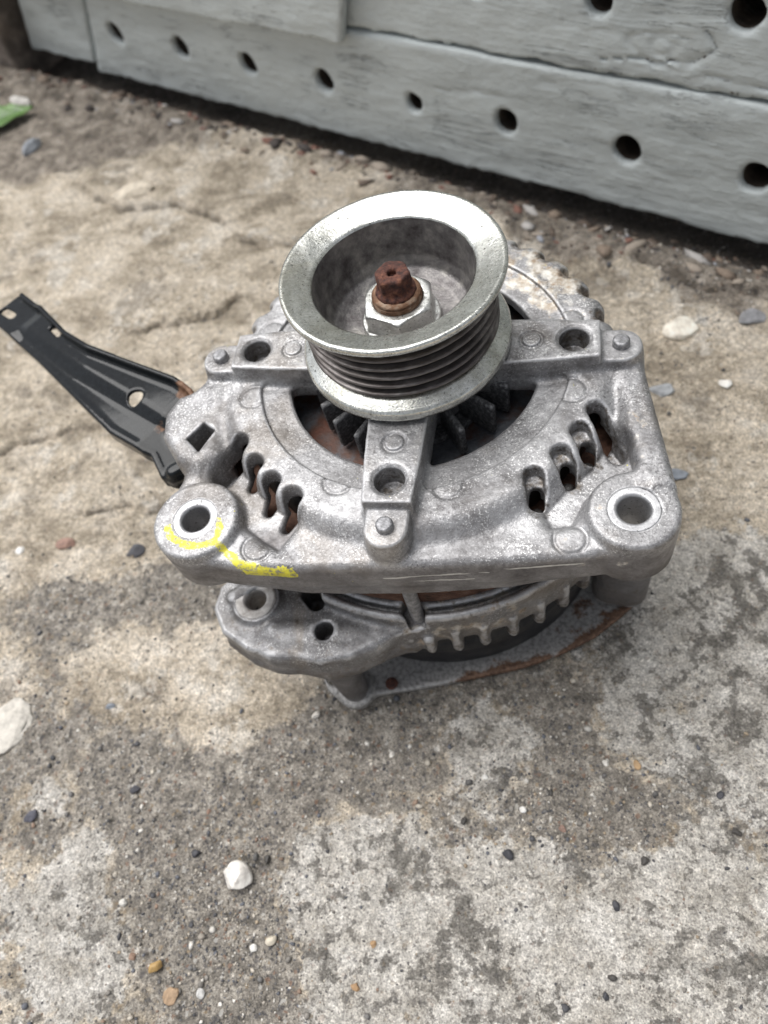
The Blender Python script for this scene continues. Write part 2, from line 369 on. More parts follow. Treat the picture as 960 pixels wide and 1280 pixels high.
TAN = [(-211.4, 111.8, 101.3, 1), (-176.8, 191.8, 91.4, 1), (-196.9, 23.2, 52.9, 0.9), (-168.7, 41.9, 44.7, 0.9), (-133.2, 244.9, 67.7, 0.8), (-125.2, -55.4, 21.1, 0.6), (-92.7, -70.5, 19.5, 0.8), (-73.7, -93.9, 17.9, 0.6), (-65.1, -75.1, 18.6, 0.6), (101.4, 39.3, 30.4, 0.8), (92.6, 1.5, 18.9, 0.7), (110.9, 77.2, 36.3, 0.9), (69.7, 139.0, 34.6, 0.8), (-119.0, 14.6, 24.5, 0.8), (-277.5, 201.8, 65.8, 0.8), (18.6, 178.6, 29.6, 0.7), (-141.8, -14.8, 23.6, 0.5), (-125.1, -88.6, 19.4, 0.4)]
GRIT = [(-87.3, -115.0, 20.1, 1), (-72.6, -147.2, 24.2, 1.1), (-57.0, -164.0, 19.1, 1.1), (-55.1, -114.9, 12.5, 0.9), (-60.0, -98.6, 11.7, 0.7), (-112.7, -105.8, 18.3, 0.9), (-31.2, -99.1, 15.4, 0.8), (-16.3, -89.5, 15.5, 0.7), (-119.3, -25.9, 16.9, 0.7), (-171.2, -43.0, 22.9, 0.8), (-140.8, -41.7, 18.5, 0.8), (47.7, -105.5, 16.2, 0.9), (24.6, -113.9, 17.4, 0.8), (45.1, -92.9, 11.7, 0.7), (70.2, -108.4, 9.7, 0.8), (87.8, -99.5, 9.7, 0.6), (106.5, -111.9, 8.0, 0.7), (-156.1, -100.2, 19.7, 0.7), (5.8, -77.9, 19.7, 0.8), (44.9, -70.9, 13.8, 0.8), (-41.5, -82.6, 14.8, 0.6), (-0.3, -168.6, 6.6, 0.9), (-120.4, -185.3, 10.0, 0.5), (-104.3, -40.2, 17.8, 0.7), (85.0, -68.2, 9.4, 0.5), (-43.7, -175.2, 11.4, 0.7), (-137.1, -130.7, 11.9, 0.6), (-138.1, 102.6, 20.1, 0.4), (-18.2, -157.1, 0.2, 0), (18.4, -139.5, 4.7, 0.6), (55.1, -124.1, 7.1, 0.5), (115.1, -37.3, 8.5, 0.5), (98.6, -132.6, 5.5, 0.5)]
BROWN = [(-279.4, 335.8, 49.4, 1), (-190.6, 302.5, 36.7, 1), (-127.5, 267.5, 29.7, 1), (-84.0, 253.4, 28.0, 1), (-18.3, 219.0, 32.9, 1), (43.0, 191.7, 29.7, 1), (89.6, 168.4, 27.3, 1.1), (124.4, 148.1, 25.4, 1.1), (-333.6, 375.5, 54.5, 1), (-388.9, 441.9, 61.9, 1.2), (-325.9, 306.1, 49.3, 0.8), (-262.7, 287.6, 45.5, 0.7), (51.1, 169.3, 28.3, 0.6), (115.2, 125.0, 24.4, 0.5)]
LEDGES = [([(-136, 189), (-115, 182), (-87, 183), (-64, 186), (-43, 195)], 4.5), ([(-175, 119), (-154, 126), (-136, 128), (-125, 142)], 3.2),
          ([(-235, 40), (-207, 50), (-178, 57)], 2.6), ([(-173, 5.5), (-149, 9), (-140, 6), (-112, 19)], 2.2), ([(-260, 250), (-225, 225), (-190, 228), (-150, 205)], 4.0),
          ([(-250, 110), (-215, 105), (-200, 92)], 3.0), ([(80, 150), (100, 136), (135, 118)], 4.0), ([(30, 205), (60, 180), (92, 166), (128, 150), (150, 140)], 6.5), ([(-130, -70), (-105, -80), (-92, -95)], 1.5)]
W_M = np.array([-86.37, 268.72]); W_U = np.array([.8820, -.4712]); W_U /= np.linalg.norm(W_U); W_N = np.array([W_U[1], -W_U[0]])   # the wall's foot line; W_N points to the camera
def blobs(x, y, L):
    r = 0
    for bx, by, br, w in L:
        if w > 0: r = r+w*np.exp(-((x-bx)**2+(y-by)**2)/(2*(br*.8)**2))
    return r
def zones(x, y):
    wx = x+9*N2.fbm(x/20, y/20, octv=4, gain=.6); wy = y+9*N2.fbm(x/20+9, y/20+4, octv=5, gain=.65)
    f = lambda o, s, k=5: N1.fbm(x/s+o, y/s-o, octv=k, gain=.62)
    far = np.clip((np.hypot(x+20, y)-330)/150, 0, 1)
    sc = [blobs(wx, wy, CRUST)+.62*f(0, 15, 6)+.40*f(3, 3.4, 4), blobs(wx, wy, TAN)+.5*f(7, 22, 6)+.28*f(4, 3.6, 4)+.25*far, blobs(wx, wy, GRIT)+.62*f(13, 17, 6)+.40*f(23, 3.8, 4)-.02, blobs(wx, wy, BROWN)*.85+.4*f(31, 26)]
    S = np.exp(np.clip(np.stack(sc), -3, 6)*5.5); return S/S.sum(0)
def ground_height(x, y, Zn=None):
    if Zn is None: Zn = zones(x, y)
    crust, tan, grit, brown = Zn
    h = 1.5*N1.fbm(x/70, y/70, octv=3)+.55*N2.fbm(x/17, y/17, octv=3)
    h = h+.85*N1.fbm(x/5.2, y/5.2, octv=4, gain=.62)*(.75+.5*tan)
    h = h+.30*N2.at(x/1.55, y/1.55, .5)*(.55+.7*grit)+.22*N1.at(x/.95, y/.95, .2)*(.6+.6*grit)
    # scaly, layered concrete where the beige skin breaks up
    a = N1.fbm(x/26+y/60+3, y/15-8, octv=4); tr = (a*5)-np.floor(a*5); st = np.floor(a*5)+np.clip(tr*6, 0, 1)
    h = h+tan*(st*.45)
    h = h+.55*crust-.35*grit
    # pock marks
    p = N2.fbm(x/6.5, y/6.5, octv=2); h = h-.9*np.clip((p-.33)*6, 0, 1)*(crust+.6*tan)
    for L, dp in LEDGES:                                                          # broken edges: higher behind, a drop in front
        best = None
        xx = x+4*N1.fbm(x/14, y/14, octv=4, gain=.65); yy = y+6*N2.fbm(x/12, y/12, octv=5, gain=.65)
        for a_, b_ in zip(L[:-1], L[1:]):
            d = sd_seg(xx, yy, a_, b_, 0); best = d if best is None else np.minimum(best, d)
        ym = np.interp(xx, [q[0] for q in L], [q[1] for q in L]); up = yy-ym
        fall = np.exp(-(best/15)**2)
        h = h+dp*.34*fall*np.clip(up/.9, -1, 1)-dp*.75*np.exp(-(best/1.3)**2)
    dw = (x-W_M[0])*W_N[0]+(y-W_M[1])*W_N[1]                                       # distance in front of the wall
    h = h+np.exp(-((dw-24-7*N1.fbm(x/30, y/30, octv=2))/13)**2)*(4.0+4.0*N2.fbm(x/18, y/18, octv=3))-11*np.clip((10-dw)/7, 0, 1)*np.clip((dw+75)/20, 0, 1)
    r = np.hypot(x, y); fl = np.clip((92-r)/14, 0, 1)
    h = h*(1-fl)+np.minimum(h*.4-.3, .8)*fl
    return h
def crack_mask(x, y):
    m = np.zeros(x.shape, np.float32)
    xx = x+4*N1.fbm(x/14, y/14, octv=4, gain=.65); yy = y+6*N2.fbm(x/12, y/12, octv=5, gain=.65)
    for L, dp in LEDGES:
        for a_, b_ in zip(L[:-1], L[1:]): m = np.maximum(m, np.exp(-(sd_seg(xx, yy, a_, b_, 0)/(.5+.28*dp))**2))
    for p0, p1 in (((-150, -60), (-95, -88)), ((-190, 160), (-120, 150)), ((70, 60), (118, 40)), ((60, -60), (120, -95)), ((-120, -130), (-96, -185)), ((-10, -100), (40, -135))):
        m = np.maximum(m, .75*np.exp(-(sd_seg(xx, yy, p0, p1, 0)/.75)**2)*(N2.at(x/9, y/9, 3.3) > -.15))
    return m
def grid_axis(segs):
    out = [segs[0][0]]
    for a, b, s in segs:
        n = max(1, int(round((b-a)/s))); out += list(a+(b-a)*(np.arange(1, n+1)/n))
    return np.array(out)
gx = grid_axis([(-4000, -1000, 250), (-1000, -420, 40), (-420, -235, 2.4), (-235, -150, 1.15), (-150, 128, .78), (128, 200, 2), (200, 600, 30), (600, 4000, 250)])
gy = grid_axis([(-4000, -900, 250), (-900, -230, 30), (-230, -192, 3), (-192, -20, .78), (-20, 160, 1.05), (160, 330, 1.6), (330, 480, 3), (480, 900, 40), (900, 4000, 250)])
GX, GY = np.meshgrid(gx, gy, indexing='ij'); fx, fy = GX.ravel().astype(np.float32), GY.ravel().astype(np.float32)
Zn = zones(fx, fy); hh = ground_height(fx, fy, Zn)
nx_, ny_ = len(gx), len(gy); ii, jj = np.meshgrid(np.arange(nx_-1), np.arange(ny_-1), indexing='ij'); b0 = (ii*ny_+jj).ravel()
gm = raw_mesh('ground', np.stack([fx, fy, hh], 1)*MM, np.stack([b0, b0+ny_, b0+ny_+1, b0+1], 1))
attr(gm, 'grit', Zn[2]); attr(gm, 'crust', Zn[0]); attr(gm, 'tan', Zn[1]); attr(gm, 'brown', Zn[3]); attr(gm, 'crack', crack_mask(fx, fy))
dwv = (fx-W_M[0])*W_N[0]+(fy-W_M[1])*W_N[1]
attr(gm, 'gap_shade', np.clip((11-dwv+6*N2.fbm(fx/9, fy/9, octv=3))/9, 0, 1))  # band along the wall's foot where the gap's shadow is painted on
def mat_ground():
    t = NT('weathered_concrete')
    g = t.attr('grit')
    def sep(c):
        s_ = t.n('ShaderNodeSeparateColor'); t.l(c, s_.inputs[0]); return s_.outputs
    r1 = sep(t.vor(900)); r2 = sep(t.vor(1900)); n3 = t.noise(1700, 3, .7); n4 = t.noise(420, 6, .7)
    def mask(w, sc, amp, lo, hi, det=7, rough=.7, dist=0.0):
        return t.ramp(t.math('ADD', w, t.math('MULTIPLY', t.math('SUBTRACT', t.noise(sc, det, rough, dist=dist), .5), amp)), [(lo, 0.0), (hi, 1.0)])
    # weathered beige concrete: broken pale skin over browner body
    streak = t.noise(34, 9, .70, vec=t.stretch(.85, 1.25, 1), dist=.25)
    c_tan = t.ramp(streak, [(.32, (.235, .197, .15)), (.42, (.39, .333, .258)), (.51, (.57, .495, .395)), (.60, (.68, .605, .505)), (.70, (.78, .72, .63))])
    # grey grit
    c_grit = t.ramp(t.noise(170, 8, .72), [(.34, (.125, .114, .099)), (.46, (.25, .226, .195)), (.56, (.365, .332, .288)), (.68, (.53, .49, .43))])
    c_brown = t.ramp(t.noise(90, 8, .7), [(.34, (.09, .077, .065)), (.47, (.225, .194, .16)), (.58, (.36, .315, .265)), (.70, (.50, .45, .39))])
    # pale lime skin with dark pits
    pale = t.ramp(t.noise(75, 7, .65), [(.34, (.41, .38, .335)), (.5, (.585, .553, .505)), (.64, (.70, .67, .625))])
    dens = t.noise(26, 3, .55)
    pits = mask(t.math('ADD', t.noise(170, 5, .65), t.math('MULTIPLY', t.math('SUBTRACT', dens, .5), .55)), 620, .40, .562, .592)
    pits2 = mask(t.math('ADD', t.noise(85, 6, .66), t.math('MULTIPLY', t.math('SUBTRACT', dens, .5), .7)), 420, .65, .575, .612)
    c_crust = t.mix(t.math('MULTIPLY', pits2, .80), pale, (.165, .156, .14))
    c_crust = t.mix(t.math('MULTIPLY', pits, .72), c_crust, (.135, .127, .115))
    c_crust = t.mix(t.math('MULTIPLY', mask(t.noise(800, 3, .65), 60, .25, .60, .63), .42), c_crust, (.15, .14, .125))
    lime = mask(t.noise(34, 4, .6), 150, .55, .58, .64)
    c = t.mix(t.math('MULTIPLY', lime, .72), c_tan, (.70, .65, .575))
    c = t.mix(t.math('MULTIPLY', mask(t.noise(23, 5, .62), 140, .6, .545, .66), .62), c, (.20, .172, .14))
    c = t.mix(mask(t.attr('brown'), 60, 1.5, .36, .66), c, c_brown)
    mid = t.noise(38, 4, .6)
    g2 = t.math('ADD', g, t.math('MULTIPLY', t.math('SUBTRACT', mid, .5), .9))
    c = t.mix(mask(g2, 130, 1.7, .36, .66, 9, .74), c, c_grit)
    k2 = t.math('ADD', t.attr('crust'), t.math('MULTIPLY', t.math('SUBTRACT', t.noise(52, 4, .6), .5), .8))
    c = t.mix(t.math('MULTIPLY', mask(k2, 150, 1.7, .42, .62, 9, .74), .94), c, c_crust)
    c = t.mix(t.math('MULTIPLY', t.attr('gap_shade'), .85), c, (.035, .029, .025))                       # near-black ground paints in the shadow gap under the wall
    c = t.mix(t.math('MULTIPLY', mask(t.math('MULTIPLY', t.attr('crack'), t.ramp(t.noise(48, 4, .6), [(.42, .45), (.56, 1.0)])), 260, 1.0, .42, .80), .62), c, (.09, .076, .062))
    k = t.ramp(r2[0], [(0.0, .70), (.5, .99), (1.0, 1.30)])
    c = t.mix(1.0, c, k, 'MULTIPLY')
    c = t.mix(1.0, c, t.ramp(n4, [(.32, .62), (.5, 1.0), (.68, 1.32)]), 'MULTIPLY')
    c = t.mix(1.0, c, t.ramp(n3, [(.33, .66), (.5, 1.0), (.66, 1.28)]), 'MULTIPLY')
    grain = t.ramp(r1[0], [(0, (.06, .06, .07)), (.30, (.30, .27, .23)), (.55, (.25, .14, .09)), (.63, (.17, .16, .155)), (.80, (.62, .60, .56)), (.9, (.34, .25, .15))], 'CONSTANT')
    pick = t.ramp(r1[1], [(.80, 0.0), (.82, 1.0)])
    c = t.mix(t.math('MULTIPLY', pick, t.math('ADD', .22, t.math('MULTIPLY', g, .40))), c, grain)
    t.set('Base Color', c); t.set('Roughness', .92); t.b.inputs['Specular IOR Level'].default_value = .25
    b = t.bump(t.noise(120, 9, .72), .75, .006); b = t.bump(n4, .55, .0018, b); b = t.bump(streak, .15, .002, b); b = t.bump(t.vor(1300, 'Distance'), .35, .0006, b); t.set('Normal', t.bump(n3, .5, .0006, b)); return t.m
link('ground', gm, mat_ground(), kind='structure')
def gz(x, y): return float(ground_height(np.array([x], np.float32), np.array([y], np.float32))[0])

# ---------------------------------------------------------------- wooden wall of painted planks with drilled holes
def wall_pt(s, d, h): return (W_M[0]+W_U[0]*s-W_N[0]*d, W_M[1]+W_U[1]*s-W_N[1]*d, h)   # d is depth behind the face
WMAT = Matrix(((W_U[0], -W_N[0], 0, W_M[0]*MM), (W_U[1], -W_N[1], 0, W_M[1]*MM), (0, 0, 1, 0), (0, 0, 0, 1)))
def mat_wall():
    t = NT('grey_painted_wood')
    a = t.noise(30, 5, .6, vec=t.stretch(.35, 1, 1)); b = t.noise(240, 5, .6, vec=t.stretch(.25, 1, 1)); s_ = t.noise(900, 3, .6)
    c = t.ramp(a, [(.35, (.43, .466, .466)), (.62, (.51, .55, .549))])
    dirt = t.ramp(t.noise(75, 6, .7, vec=t.stretch(.5, 1, 1)), [(.60, 0.0), (.76, .35)])
    c = t.mix(dirt, c, (.33, .345, .33))
    chip = t.ramp(t.math('ADD', t.attr('edge'), t.math('MULTIPLY', t.math('SUBTRACT', t.noise(300, 5, .7), .5), 1.2)), [(.5, 0.0), (.6, 1.0)])
    c = t.mix(chip, c, t.ramp(b, [(.3, (.03, .024, .02)), (.7, (.09, .07, .055))]))  # bare wood at chipped edges; hole interiors coloured dark to stand for shade
    # drying cracks along the grain, with dirt in them; flakes of lost paint
    gr = t.noise(60, 7, .72, vec=t.stretch(.10, 1, 1), dist=.6)
    ck = t.ramp(t.math('ABSOLUTE', t.math('SUBTRACT', gr, .5)), [(.0, 1.0), (.010, 0.0)])
    ck = t.math('MULTIPLY', ck, t.ramp(t.noise(22, 4, .6), [(.50, 0.0), (.60, 1.0)]))
    c = t.mix(t.math('MULTIPLY', ck, .8), c, (.10, .10, .09))
    fl = t.ramp(t.noise(130, 7, .7, vec=t.stretch(.45, 1, 1)), [(.685, 0.0), (.70, 1.0)])
    c = t.mix(t.math('MULTIPLY', fl, .6), c, t.ramp(b, [(.35, (.17, .165, .145)), (.65, (.33, .33, .30))]))
    mud = t.ramp(t.noise(520, 3, .6), [(.71, 0.0), (.75, .4)])
    c = t.mix(mud, c, (.20, .18, .15))
    t.set('Base Color', c); t.set('Roughness', .5)
    n = t.bump(t.math('SUBTRACT', 1.0, ck), .6, .0012); n = t.bump(t.math('SUBTRACT', 1.0, fl), .5, .0006, n); n = t.bump(gr, .35, .003, n)
    n = t.bump(a, .3, .004, n); n = t.bump(t.noise(65, 5, .6), .45, .003, n); n = t.bump(b, .5, .0016, n); t.set('Normal', t.bump(s_, .12, .0004, n)); return t.m
M_WALL = mat_wall()
wall = bpy.data.objects.new('wooden_wall', None); COL.objects.link(wall); wall.matrix_world = WMAT; wall.empty_display_size = .02
wall['label'] = 'pale grey painted plank wall with a row of drilled black holes'; wall['category'] = 'wall'
def plank(s0, s1, h0, h1, d0=0.0, d1=46.0, holes=(), cracks=(), knots=(), h=1.25, start_lean=0.0, end_lean=0.0, rd=2.0, name='plank', wav=1.0):
    v = Vox((s0-4, d0-5, h0-5), (s1+4+abs(end_lean), d1+3, h1+5), h)
    X, Y, Z = v.ax[0][:, None, None], v.ax[1][None, :, None], v.ax[2][None, None, :]
    wob = wav*(1.1*N1.fbm(X/46+s0, 0*Y+h0, Z/46, octv=2)+.55*N2.fbm(X/19, 0*Y+h1, Z/7, octv=3))     # hand-painted unevenness
    e0 = (.7*N2.at(X/14+h0, 0*Y, 0*Z+3)+.6*N1.at(X/4.5+h0, Y/9, 0*Z+3)+.35*N2.at(X/2.2, Y/5, 0*Z+8))*wav; e1 = .5*N1.at(X/17+h1, 0*Y, 0*Z+9)*wav
    lean = (Z-h0)*end_lean/(h1-h0)
    qx = np.maximum(s0+(Z-h0)*start_lean-X, X-(s1+lean))+rd; qy = np.maximum(d0+wob-Y, Y-d1)+rd; qz = np.maximum(h0+e0-Z, Z-h1-e1)+rd
    v.F = (np.sqrt(np.maximum(qx, 0)**2+np.maximum(qy, 0)**2+np.maximum(qz, 0)**2)+np.minimum(np.maximum(np.maximum(qx, qy), qz), 0)-rd).astype(np.float32)
    for hx, hz_, hr in holes:
        v.cut(lambda X, Y, Z: np.maximum(np.sqrt((X-hx)**2+(Z-hz_)**2)-hr-.5*N1.at(X/4, Y*0, Z/4)-np.clip(1.2-Y, 0, 2)*.5, Y-43), ((hx-hr-2, hx+hr+2), None, (hz_-hr-2, hz_+hr+2)), k=.8)
    for pts, wd, dep in cracks:
        for a, b in zip(pts[:-1], pts[1:]):
            v.cut(lambda X, Y, Z: np.maximum(sd_seg(X+0*Z, Z+1.2*N1.at(X/9, 0, 5.0), a, b, wd), Y-dep-d0), ((min(a[0], b[0])-4, max(a[0], b[0])+4), None, (min(a[1], b[1])-5, max(a[1], b[1])+5)), k=.6)
    for kx, kz, kr in knots:                                                            # a knot: swollen rings of grain
        v.cut(lambda X, Y, Z: np.maximum(np.abs(np.sqrt(((X-kx)/1.5)**2+(Z-kz)**2)-kr-4.0*N1.at(X/8, 0, Z/8))-.3, Y-d0-.6), ((kx-kr*2, kx+kr*2), None, (kz-kr*2, kz+kr*2)), k=1.6)
        v.cut(lambda X, Y, Z: np.maximum(np.abs(np.sqrt(((X-kx)/1.5)**2+(Z-kz)**2)-kr*.5-2.2*N2.at(X/7, 0, Z/7))-.3, Y-d0-.35), ((kx-kr*2, kx+kr*2), None, (kz-kr*2, kz+kr*2)), k=1.6)
    me = v.mesh(name, jitter=.12, jscale=5, dz=0)
    V = v.V; e = np.exp(-((V[:, 2]-h0-1)/3.0)**2)*.42
    for pts, wd, dep in cracks:
        for a, b in zip(pts[:-1], pts[1:]): e = np.maximum(e, .55*np.exp(-(sd_seg(V[:, 0], V[:, 2], a, b, 0)/1.6)**2)*(V[:, 1] > d0+.8))
    for hx, hz_, hr in holes: e = np.maximum(e, 1.0*((np.hypot(V[:, 0]-hx, V[:, 2]-hz_) < hr+2) & (V[:, 1] > d0+3.5)))  # inside the holes the dark colour paints in their shade
    attr(me, 'edge', e)
    return link(name, me, M_WALL, wall)
HL = [(-185.2, 39.6, 6.6), (-122.4, 39.7, 6.6), (-63.6, 38.8, 6.5), (-3.4, 38.6, 6.6), (58.6, 37.4, 5.2), (115.5, 38.2, 6.4), (180.5, 37.6, 6.9), (240.5, 38.1, 6.8)]
bottom = plank(-229, 660, 6, 70.3, start_lean=.5, holes=HL+[(301, 38.4, 6.8), (362, 38.6, 6.6), (423, 38.2, 6.7), (484, 38.8, 6.6), (545, 38.4, 6.7), (606, 38.0, 6.6)], cracks=[([(70, 49), (104, 51), (118, 50)], .35, 1.2), ([(-120, 22), (-60, 24)], .3, .8)], end_lean=0)
upper = plank(-196, 660, 71.4, 138, d0=.8, holes=[(162.8, 101.0, 6.4), (222.4, 103.1, 6.9), (282, 103, 6.8), (342, 102, 6.6), (402, 103, 6.6), (103, 101, 6.5)], cracks=[([(165, 78), (205, 82), (214, 88), (208, 96)], .45, 2.0), ([(206, 77), (238, 75.5)], .4, 1.6)], knots=[(193, 86, 8.0)])
board = plank(-420, 22, 66.6, 152, d0=-7.5, d1=-.6, end_lean=30, rd=1.6, h=1.3, wav=.7, name='raised_board')
post = plank(-310, -233, 9, 66, start_lean=.5, end_lean=29, d0=2.0, d1=46, h=1.4, rd=2.5, name='end_plank')
for k in range(5):
    plank(-280 if k % 2 else -276, 660, 140+k*68, 140+k*68+66.5, d0=.4*(k % 3), d1=40, h=3.0, wav=1.2)

# dark rough masonry beyond the wall's end
def mat_masonry(): return mat_plain('dark_masonry', [(.05, .042, .036), (.12, .10, .085), (.24, .20, .17)], 60, .92, 0, .7, 400, .002)
M_MAS = mat_masonry()
v = Vox((-480, -30, -20), (-284, 60, 260), 3.0)
def mas(X, Y, Z):
    n = 7*N1.fbm(X/38, Y/38, Z/38, octv=4)
    return np.maximum(np.maximum(np.abs(X+392)-78-.35*np.clip(Z-20,0,60), np.abs(Y-18)-32), Z-240)+n
v.add(mas)
m_ = v.mesh('masonry_pier', dz=0)
pier = link('masonry_pier', m_, M_MAS); pier.matrix_world = WMAT
pier['label'] = 'dark brown rough masonry at the far end of the plank wall'; pier['category'] = 'masonry'

# ---------------------------------------------------------------- the alternator
alt = empty('alternator', (0, 0, 0), 'used car alternator standing upright on concrete with its grooved pulley on top', 'alternator')

# ---- front bracket: one casting
B_L, B_R = (-56.8, -55.2), (62.2, -50.8)
LV = (((-49.2, -30.0), (-54.0, -38.5)), ((-42.9, -37.4), (-44.2, -41.5)), ((-36.4, -43.6), (-37.6, -49.6)), ((-29.0, -48.6), (-31.4, -55.0)))
RV = (((53.6, -19.8), (59.2, -30.5)), ((49.2, -27.0), (52.4, -33.8)), ((44.2, -34.6), (47.2, -40.2)), ((37.2, -41.8), (38.4, -49.0)))
BV = tuple(np.arange(16, 78, 10.3))+tuple(np.arange(103, 170, 10.3))
v = Vox((-82, -73, -31), (78, 64, 6), .43)
v.add(*cyl(0, 0, 60.3, -22, -3.2, 5.5))
hull = [(-66, -62.5), (-57, -67.5), (-44, -68.6), (-27, -69), (0, -67.2), (32, -65), (50, -63), (60, -61.5), (69, -57.5), (73, -51), (72.5, -44), (68.5, -20), (66.2, -1), (60, 5), (30, 12), (-30, 12), (-60, 5), (-65, -6), (-66, -22), (-66, -38), (-69, -50)]
v.add(*prism(hull, -21, -8.0, 2.6), k=4)
def skirt(X, Y, Z):                                                               # the front lip hangs lower in the middle
    yf = np.interp(X, [-57, -44, -27, 0, 32, 60], [-66.5, -67.8, -68.4, -66.8, -64.6, -60.6]).astype(np.float32)
    zb = -27.5+7.5*(X/56)**2
    d = np.sqrt(np.maximum(np.abs(Y-yf-3.2)-3.0+1.5, 0)**2+np.maximum(np.maximum(zb-Z, Z+10)+1.5, 0)**2)-1.5
    return np.maximum(d, np.abs(X)-58)
v.add(skirt, ((-58, 58), (-73, -55), (-30, -8)), k=2.5)
v.add(*prism([(57, 3), (65.8, 1), (72.8, -44), (66, -46), (60, -34), (60.5, -18)], -20, -3.6, 2.6), k=4)          # raised web along the side
v.add(*prism([(-58, 4), (-65.5, 2), (-67, -10), (-60, -14)], -20, -4.2, 2.4), k=4)
# ear that carries the black strap
ear = [(-58, -8), (-66, -7), (-74.5, -10), (-77.5, -17), (-76, -26), (-69, -35), (-61, -38), (-55, -33)]
v.add(*prism(ear, -20, -4.6, 3.6), k=5)
# pockets outside the vents
def pocket(a0, a1, r0, r1, zf):
    def f(X, Y, Z):
        r = np.sqrt(X*X+Y*Y); th = np.degrees(np.arctan2(Y, X)); am, ah = (a0+a1)/2, (a1-a0)/2
        d2 = np.maximum(np.maximum(r0-r, r-r1), (np.abs(th-am)-ah)*math.radians(1)*62)
        return np.maximum(d2, zf-Z)
    return f
v.cut(pocket(-144, -117, 60.5, 70.0, -10.6), ((-64, -24), (-70, -34), (-16, 4)), k=4)
PP = [(40, -50), (46, -42), (52.5, -35.5), (57, -27), (61.0, -27.5), (63, -36), (58, -40), (50, -46), (47, -53), (42, -54)]
v.cut(lambda X, Y, Z: np.maximum(sd_poly(X, Y, PP), -10.6-Z), ((38, 66), (-56, -24), (-16, 4)), k=4)
# bosses
for (bx, by), br, zt in ((B_L, 12.4, -5.6), (B_R, 11.2, -5.4)):
    v.add(*cyl(bx, by, br, -23.5, zt, 1.2), k=2.5)
# hollow inside
v.cut(*cyl(0, 0, 57.6, -40, -9.0, 3), k=0); v.cut(*cyl(0, 0, 62.6, -40, -13.6, 1), k=0)
# windows with sunk cone rim
def win(X, Y, Z, ri, ro, off, rd):
    r = np.sqrt(X*X+Y*Y); ax_, ay_ = np.abs(X), np.abs(Y)
    return smax(smax(r-ro, ri-r, 2), smax(off-ax_, off-ay_, 3), rd)
v.cut(lambda X, Y, Z: np.maximum(win(X, Y, Z, 10, 47.0, 5.0, 6), -4.4-(47.0-np.sqrt(X*X+Y*Y))*.10-Z), ((-48, 48), (-48, 48), (-9, 3)), k=.6)
v.cut(lambda X, Y, Z: np.maximum(win(X, Y, Z, 17.5, 38.2, 7.2, 2.5), np.abs(Z+10)-14), ((-40, 40), (-40, 40), (-20, 3)), k=.9)
v.add(*cyl(0, 0, 17.5, -16, 1.0, 1), k=1)
# vents
def taper(a, b, ra, rb, z0):
    def f(X, Y, Z):
        ex, ey = b[0]-a[0], b[1]-a[1]; t = np.clip(((X-a[0])*ex+(Y-a[1])*ey)/(ex*ex+ey*ey), 0, 1)
        return np.maximum(np.sqrt((X-a[0]-ex*t)**2+(Y-a[1]-ey*t)**2)-(ra+(rb-ra)*t)-.10*(Z+6), z0-Z)
    return f, ((min(a[0], b[0])-5, max(a[0], b[0])+5), (min(a[1], b[1])-5, max(a[1], b[1])+5), None)
for i, (a, b) in enumerate(LV): v.cut(*taper(a, b, 3.1, 3.6 if i == 0 else 2.0, -17.5 if i == 0 else -30), k=1.2)
for i, (a, b) in enumerate(RV): v.cut(*taper(a, b, 2.6, 3.0 if i == 0 else 2.3, -17 if i == 0 else -7.6), k=1.3)
for i, (a, b) in enumerate(RV):
    if i == 0: continue
    c = (a[0]*.4+b[0]*.6, a[1]*.4+b[1]*.6); v.cut(*slot((c[0], c[1]+1.2), (c[0], c[1]-1.6), 2.1, -30, 0, .4), k=.7)
for (bx, by), br, zt in ((B_L, 12.4, -5.6), (B_R, 11.2, -5.4)): v.add(*cyl(bx, by, br, -23.5, zt, 1.2), k=1.6)
for a in BV: v.cut(*slot(pol(58.6, a), pol(68, a), 2.9, -14.5, 4, 1), k=1.4)
for a in BV: v.cut(*slot(pol(54, a), pol(68, a), 2.0, -19, -8, 1), k=1.0)
# four arms
def arm_pts(P, a):
    c, s = math.cos(math.radians(a)), math.sin(math.radians(a)); return [(x*c-y*s, x*s+y*c) for x, y in P]
for a in (0, 90, 180, 270):
    v.add(*prism(arm_pts([(12, -9.5), (28, -8.4), (40, -7.9), (54.6, -6.7), (54.6, 6.7), (40, 7.9), (28, 8.4), (12, 9.5)], a), -9, 3.3, .7), k=2.2)
    v.add(*slot(pol(50, a), pol(60.2, a), 5.9, -12, 0.0, .8), k=1.0)
    v.add(*slot(pol(56, a), pol(61.0, a), 4.6, -21, -3, 1.0), k=3.5)
    hx, hy = pol(47.4, a)
    v.cut(*cyl(hx, hy, 4.2, -4.5, 8), k=.7); v.cut(*cyl(hx, hy, 4.9, 2.8, 8), k=.5)
    hx, hy = pol(35.6, a); v.cut(*cyl(hx, hy, 3.4, 2.7, 8)); v.add(*cyl(hx, hy, 2.6, 2.0, 3.5, .4), k=.3)
